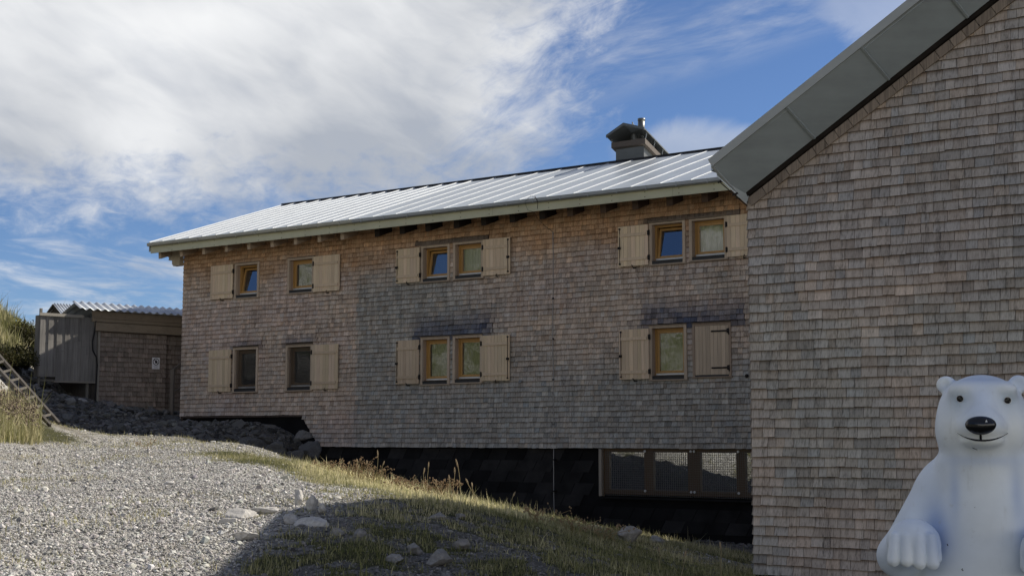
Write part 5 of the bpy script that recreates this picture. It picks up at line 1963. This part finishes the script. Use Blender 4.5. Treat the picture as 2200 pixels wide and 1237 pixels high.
# bear coordinates: x to the viewer's right, y away from the viewer, z up; z = 0 is eye height
def bear_sdf(P):
    # torso
    d_ = ell(P, (0.0, .14, -1.02), (.46, .40, .52))
    d_ = smin(d_, ell(P, (0.0, .10, -.62), (.37, .32, .46)), .14)
    d_ = smin(d_, ell(P, (0.0, .10, -.40), (.36, .26, .24)), .10)
    # neck
    d_ = smin(d_, cap(P, (0, .10, -.42), (0, .05, .0), .27, .238), .10)
    # arms
    for s_ in (-1, 1):
        sh_ = (s_ * .28, .08, -.32)
        el_ = (s_ * .49, .04, -.66)
        pw = (-.39, -.24, -.555) if s_ < 0 else (.325, -.27, -.58)
        d_ = smin(d_, cap(P, sh_, el_, .135, .115), .07)
        arm = cap(P, el_, pw, .115, .11)
        d_ = smin(d_, arm, .05)
        paw = ell(P, pw, (.148, .11, .125))
        d_ = smin(d_, paw, .03)
        for k in range(4):
            fx = pw[0] + (-.095 + .064 * k)
            top = (fx * 1.0, pw[1] - .094 + .012 * abs(k - 1.5), pw[2] + .03)
            bot = (fx + .006 * (k - 1.5), pw[1] - .112 + .01 * abs(k - 1.5), pw[2] - .100 - (.012 if k in (2, 3) else 0))
            d_ = smin(d_, cap(P, top, bot, .031, .037), .004)
        th_ = cap(P, (pw[0] - s_ * .115, pw[1] - .02, pw[2] - .01), (pw[0] - s_ * .118, pw[1] - .03, pw[2] - .09), .036, .036)
        d_ = smin(d_, th_, .012)
        # thighs, knees, feet
        d_ = smin(d_, cap(P, (s_ * .26, .15, -1.30), (s_ * .37, -.20, -.96), .22, .185), .08)
        d_ = smin(d_, cap(P, (s_ * .37, -.22, -.98), (s_ * .38, -.36, -1.42), .17, .13), .06)
        d_ = smin(d_, ell(P, (s_ * .38, -.50, -1.52), (.13, .24, .12)), .06)
    for s_ in (-1, 1):
        d_ = smin(d_, ell(P, (s_ * .20, .09, -.22), (.15, .15, .13)), .08)
    # chest fold from neck to shoulder
    d_ = smin(d_, cap(P, (-.19, -.05, -.12), (-.15, -.08, -.36), .05, .02), .07)
    d_ = smin(d_, cap(P, (.19, -.05, -.12), (.16, -.08, -.36), .05, .02), .07)
    # head
    h_ = ell(P, (0, .03, .175), (.245, .25, .215))
    for s_ in (-1, 1):
        h_ = smin(h_, ell(P, (s_ * .148, -.04, .075), (.11, .13, .135)), .06)
    h_ = smin(h_, ell(P, (-.004, -.20, .085), (.135, .17, .095)), .05)
    h_ = smin(h_, cap(P, (0, -.14, .27), (-.004, -.26, .13), .075, .075), .05)
    h_ = smin(h_, ell(P, (-.002, -.215, .012), (.115, .115, .045)), .022)
    for s_ in (-1, 1):
        # eye hollows with a raised brow
        h_ = smin(h_, ell(P, (s_ * .120 + .012, -.145, .300), (.055, .05, .035)), .09)
        e_ = ell(P, (s_ * .128 + .012, -.268, .243), (.064, .060, .060))
        h_ = -smin(-h_, e_, .04)
        # ears
        ea = ell(P, (s_ * .200 + .006, .06, .335), (.057, .033, .053))
        ea = -smin(-ea, ell(P, (s_ * .203 + .006, .015, .335), (.036, .03, .034)), .015)
        h_ = smin(h_, ea, .022)
    d_ = smin(d_, h_, .07)
    return d_


def surface_nets(f, lo, hi, h):
    n = [int(math.ceil((hi[i] - lo[i]) / h)) + 1 for i in range(3)]
    ax = [lo[i] + h * np.arange(n[i]) for i in range(3)]
    Dd = np.empty(n, np.float32)
    Yg, Zg = np.meshgrid(ax[1], ax[2], indexing='ij')
    for i in range(n[0]):
        P = np.stack([np.full_like(Yg, ax[0][i]), Yg, Zg], -1)
        Dd[i] = f(P)
    sg_ = Dd < 0
    cnt = np.zeros([k - 1 for k in n], np.int8)
    acc = np.zeros([k - 1 for k in n] + [3], np.float32)
    num = np.zeros([k - 1 for k in n], np.float32)
    corners = [(i, j, k) for i in (0, 1) for j in (0, 1) for k in (0, 1)]
    sl = lambda c: tuple(slice(c[i], n[i] - 1 + c[i]) for i in range(3))
    for c1 in corners:
        for ax_ in range(3):
            if c1[ax_] == 1: continue
            c2 = list(c1); c2[ax_] = 1
            s1, s2 = sg_[sl(c1)], sg_[sl(c2)]
            cr = s1 != s2
            d1, d2 = Dd[sl(c1)], Dd[sl(c2)]
            t_ = np.where(cr, d1 / (d1 - d2 + 1e-12), 0)
            for k in range(3):
                acc[..., k] += np.where(cr, c1[k] + (t_ if k == ax_ else 0), 0)
            num += cr
    act = num > 0
    idx = -np.ones(act.shape, np.int64)
    idx[act] = np.arange(act.sum())
    cell = np.argwhere(act)
    V = (cell + acc[act] / num[act][:, None]) * h + np.array(lo)
    faces = []
    for ax_ in range(3):
        u_, v_ = (ax_ + 1) % 3, (ax_ + 2) % 3
        s1 = [slice(1, n[i] - 1) for i in range(3)]; s2 = [slice(1, n[i] - 1) for i in range(3)]
        s1[ax_] = slice(0, n[ax_] - 1); s2[ax_] = slice(1, n[ax_])
        A1, A2 = sg_[tuple(s1)], sg_[tuple(s2)]
        for flip in (False, True):
            m_ = (A1 & ~A2) if not flip else (~A1 & A2)
            e = np.argwhere(m_)
            e[:, u_] += 1; e[:, v_] += 1
            def cid(du, dv):
                q_ = e.copy(); q_[:, u_] -= du; q_[:, v_] -= dv
                return idx[q_[:, 0], q_[:, 1], q_[:, 2]]
            qd = np.stack([cid(1, 1), cid(0, 1), cid(0, 0), cid(1, 0)], 1)
            if flip: qd = qd[:, ::-1]
            faces.append(qd)
    return V, np.concatenate(faces)


BEAR_Y = 8.1
BX = at(2110, 900, BEAR_Y)[0]
BEAR = np.array([BX, BEAR_Y, 0.0])
BV, BF = surface_nets(bear_sdf, (-.78, -.80, -1.68), (.78, .62, .46), .0110)
# airbrushed paint: bluish white, paler greenish white on brows, cheeks, muzzle and belly
def blob(V, c, r, s=1.0):
    return s * np.exp(-(((V - np.array(c)) / np.array(r)) ** 2).sum(-1))
base = np.tile(np.array((.70, .76, .82)), (len(BV), 1))
wh = np.clip(blob(BV, (-.17, -.12, .09), (.07, .2, .11), .9) + blob(BV, (.18, -.12, .09), (.07, .2, .11), .9) + blob(BV, (0, -.3, .02), (.15, .15, .06), .9)
             + blob(BV, (-.11, -.2, .31), (.09, .15, .035), .8) + blob(BV, (.135, -.2, .31), (.09, .15, .035), .8)
             + blob(BV, (0, -.25, -.15), (.22, .3, .22), .7) + blob(BV, (.02, -.3, -.62), (.26, .3, .42), .75) + blob(BV, (-.22, .06, .35), (.06, .1, .05), .9)
             + blob(BV, (-.40, -.34, -.66), (.17, .1, .09), .8) + blob(BV, (.33, -.34, -.68), (.17, .1, .09), .8) + blob(BV, (-.38, -.3, -1.05), (.2, .3, .2), .4), 0, 1)[:, None]
base = base * (1 - wh) + np.array((.86, .88, .84)) * wh
bl = np.clip(blob(BV, (-.27, -.12, -.50), (.07, .25, .17), 1.1) + blob(BV, (.27, -.12, -.55), (.07, .25, .2), 1.1) + blob(BV, (-.16, -.1, -.28), (.03, .25, .16), .5) + blob(BV, (.17, -.1, -.28), (.03, .25, .16), .5) + blob(BV, (0, -.1, -.10), (.2, .3, .035), .45) + blob(BV, (-.33, -.1, -.58), (.12, .2, .05), .5)
             + blob(BV, (0, -.2, .36), (.14, .2, .03), .35), 0, 1)[:, None]
base = base * (1 - bl) + np.array((.36, .46, .66)) * bl
gr = np.clip(blob(BV, (-.13, -.2, .24), (.055, .2, .055), .5) + blob(BV, (.155, -.2, .24), (.055, .2, .055), .5), 0, 1)[:, None]
base = base * (1 - gr) + np.array((.42, .53, .60)) * gr
YAWB = math.radians(-19.0)
RB_ = rotz_m(YAWB)
bear = thing('polar_bear_statue', (BX, BEAR_Y, -1.665), 'smiling seated polar bear statue painted pale blue and white', 'statue')
def bear_part(name, V, F, mat, col=None, smooth=True, sizes=None):
    Vw = V @ RB_.T
    Vw = Vw + np.array([0, 0, 1.64])
    me_ = raw_mesh(name, Vw, F, col if col is not None else np.ones((len(V), 3)), smooth, sizes)
    me_.materials.append(mat)
    o = bpy.data.objects.new(name, me_)
    scene.collection.objects.link(o)
    o.parent = bear
    return o
M_BEAR, t, b, _ = new_mat('painted_fibreglass')
co = t.n('ShaderNodeTexCoord').outputs['Object']
vc = t.n('ShaderNodeVertexColor', layer_name='Col').outputs[0]
k_ = t.ramp(t.noise(co, 3.5, 5, 0.6), [(0.3, 0.93), (0.7, 1.05)])
c_ = t.mix(1.0, vc, k_, 'MULTIPLY')
dirt = t.math('ADD', t.smooth(t.noise(co, 9, 6, 0.7), 0.60, 0.78), t.math('MULTIPLY', t.smooth(t.noise(t.scalev(co, (14, 14, 2.5)), 1.0, 5, 0.7), 0.58, 0.75), .6), clamp=True)
c_ = t.mix(t.math('MULTIPLY', dirt, 0.40), c_, (0.42, 0.40, 0.33, 1))
t.link(c_, b.inputs['Base Color'])
setb(b, 0.45, 0, 0.35)
t.link(t.math('ADD', t.math('MULTIPLY', t.noise(co, 12, 4, .6), .35), .34), b.inputs['Roughness'])
bump(t, b, t.noise(co, 22, 4, .6), .08, .006)
bear_part('body', BV, BF, M_BEAR, base)


def surf_y(x_, z_):
    ys = np.arange(-.6, .2, .004)
    P = np.stack([np.full_like(ys, x_), ys, np.full_like(ys, z_)], -1)
    d_ = bear_sdf(P)
    k = np.argmax(d_ < 0)
    return ys[k] - .002


M_GLOSSB = plain_mat('glossy_black_paint', (0.008, 0.008, 0.009), .22, 0, .5, .1)
M_RIM = plain_mat('white_paint_rim', (.72, .74, .74), .4, 0, .4, .05)


def disc_on(cx, cz, r, off, mat, name, rz_=None, bulge=0.0):
    K = 28
    pts = []
    for ring_ in range(5):
        f_ = ring_ / 4
        for k in range(K):
            a_ = 2 * math.pi * k / K
            x_, z_ = cx + r * f_ * math.cos(a_), cz + (rz_ or r) * f_ * math.sin(a_)
            pts.append((x_, surf_y(x_, z_) - off - bulge * math.sqrt(max(0, 1 - f_ * f_)), z_))
    fs = []
    for ring_ in range(4):
        for k in range(K):
            k2 = (k + 1) % K
            fs.append((ring_ * K + k, ring_ * K + k2, (ring_ + 1) * K + k2, (ring_ + 1) * K + k))
    return bear_part(name, np.array(pts), np.array(fs), mat)


for (ex, ez) in ((-.114, .247), (.142, .236)):
    disc_on(ex, ez, .0215, .004, M_RIM, 'eye_rim')
    disc_on(ex, ez, .0180, .007, M_GLOSSB, 'eye', bulge=.003)
# nose
iv = []
K1, K2 = 18, 28
for i in range(K1 + 1):
    ph = math.pi * i / K1
    for k in range(K2):
        tt_ = 2 * math.pi * k / K2
        sx = math.sin(ph) * math.cos(tt_); sz = math.cos(ph); sy = math.sin(ph) * math.sin(tt_)
        x_ = .082 * sx * (1 + .10 * sz); z_ = .052 * sz
        iv.append((x_ - .006, sy * .045, z_ + .094))
ny_ = surf_y(-.006, .094)
iv = np.array(iv); iv[:, 1] += ny_ + .012
fs = [(i * K2 + k, i * K2 + (k + 1) % K2, (i + 1) * K2 + (k + 1) % K2, (i + 1) * K2 + k) for i in range(K1) for k in range(K2)]
bear_part('nose', iv, np.array(fs), M_GLOSSB)
disc_o = np.array([(0.018, ny_ - .036, .112), (.026, ny_ - .036, .126), (.031, ny_ - .035, .112)])
bear_part('nose_chip', disc_o, np.array([(0, 2, 1)]), M_RIM)


def line_on(pts2, rad, name, mat=M_GLOSSB):
    P_ = [(x_, surf_y(x_, z_) - .001, z_) for x_, z_ in pts2]
    m_ = MB(FW)
    m_.tube(P_, rad, 6)
    V = np.concatenate(m_.v)
    sizes = np.array([len(f) for f in m_.fc]); flat = np.array([i for f in m_.fc for i in f])
    return bear_part(name, V, flat, mat, sizes=sizes)


mp = []
for k in range(25):
    f_ = k / 24
    x_ = -.132 + .268 * f_
    s_ = (f_ - .5) * 2
    z_ = .012 + .040 * abs(s_) ** 2.2
    mp.append((x_, z_))
line_on(mp, [.0015 + .0045 * math.sin(math.pi * k / 24) for k in range(25)], 'mouth')
line_on([(-.008, .048), (-.008, .03), (-.008, .013)], [.006, .007, .006], 'mouth_line')
for pts2 in ([(-.055, -.028), (-.04, -.036), (-.03, -.040)], [(-.21, -.57), (-.208, -.575), (-.206, -.58)], [(-.055, -.36), (-.053, -.361)], [(-.13, -.70), (-.135, -.705), (-.127, -.712)], [(.15, -.75), (.152, -.752)]):
    line_on(pts2, .0025, 'paint_chip')
m_ = MB(FW)
m_.box(.262, .30, -.46, -.42, -.66, -.48)
V = np.concatenate(m_.v)
bear_part('held_rod', V, np.array([list(f) for f in m_.fc]), M_GLOSSB, smooth=False)

# ------------------------------------------------------------------ mountainside to the left and behind, mirrored in the window panes
def mountain(name, az0, az1, r0, r1, hmax, seed):
    na, nr = 220, 60
    A = np.radians(np.linspace(az0, az1, na)); Rr = np.linspace(r0, r1, nr)
    AA, RR = np.meshgrid(A, Rr)
    X, Y = np.sin(AA) * RR, np.cos(AA) * RR
    f_ = (RR - r0) / (r1 - r0)
    edge = np.clip(np.minimum((AA - A[0]), (A[-1] - AA)) / .35, 0, 1)
    Zm = -4 + hmax * (f_ ** .9) * edge * (.75 + .5 * fbm(AA * 3, RR * 0.01, seed)) + (fbm(X * .05, Y * .05, seed + 3, 5) - .5) * 16 * f_
    V = np.stack([X.ravel(), Y.ravel(), Zm.ravel()], 1)
    ii = (np.arange(nr - 1)[:, None] * na + np.arange(na - 1)[None]).ravel()
    Fq = np.stack([ii, ii + 1, ii + na + 1, ii + na], 1)
    me_ = raw_mesh(name, V, Fq, None, True)
    m2_, t, b, _ = new_mat('rocky_mountainside')
    co = t.n('ShaderNodeTexCoord').outputs['Object']
    n1 = t.noise(co, .055, 8, .7)
    c_ = t.ramp(n1, [(.40, (.06, .075, .03)), (.50, (.11, .115, .055)), (.66, (.30, .29, .27)), (.7, (.52, .51, .49))])
    t.link(c_, b.inputs['Base Color']); setb(b, .95, 0, .1)
    bump(t, b, t.noise(co, .4, 6, .7), 1.0, 1.5)
    me_.materials.append(m2_)
    o = bpy.data.objects.new(name, me_)
    scene.collection.objects.link(o)
    o['kind'] = 'structure'
    return o


mountain('mountainside', -160, -60, 70, 260, 62, 5)
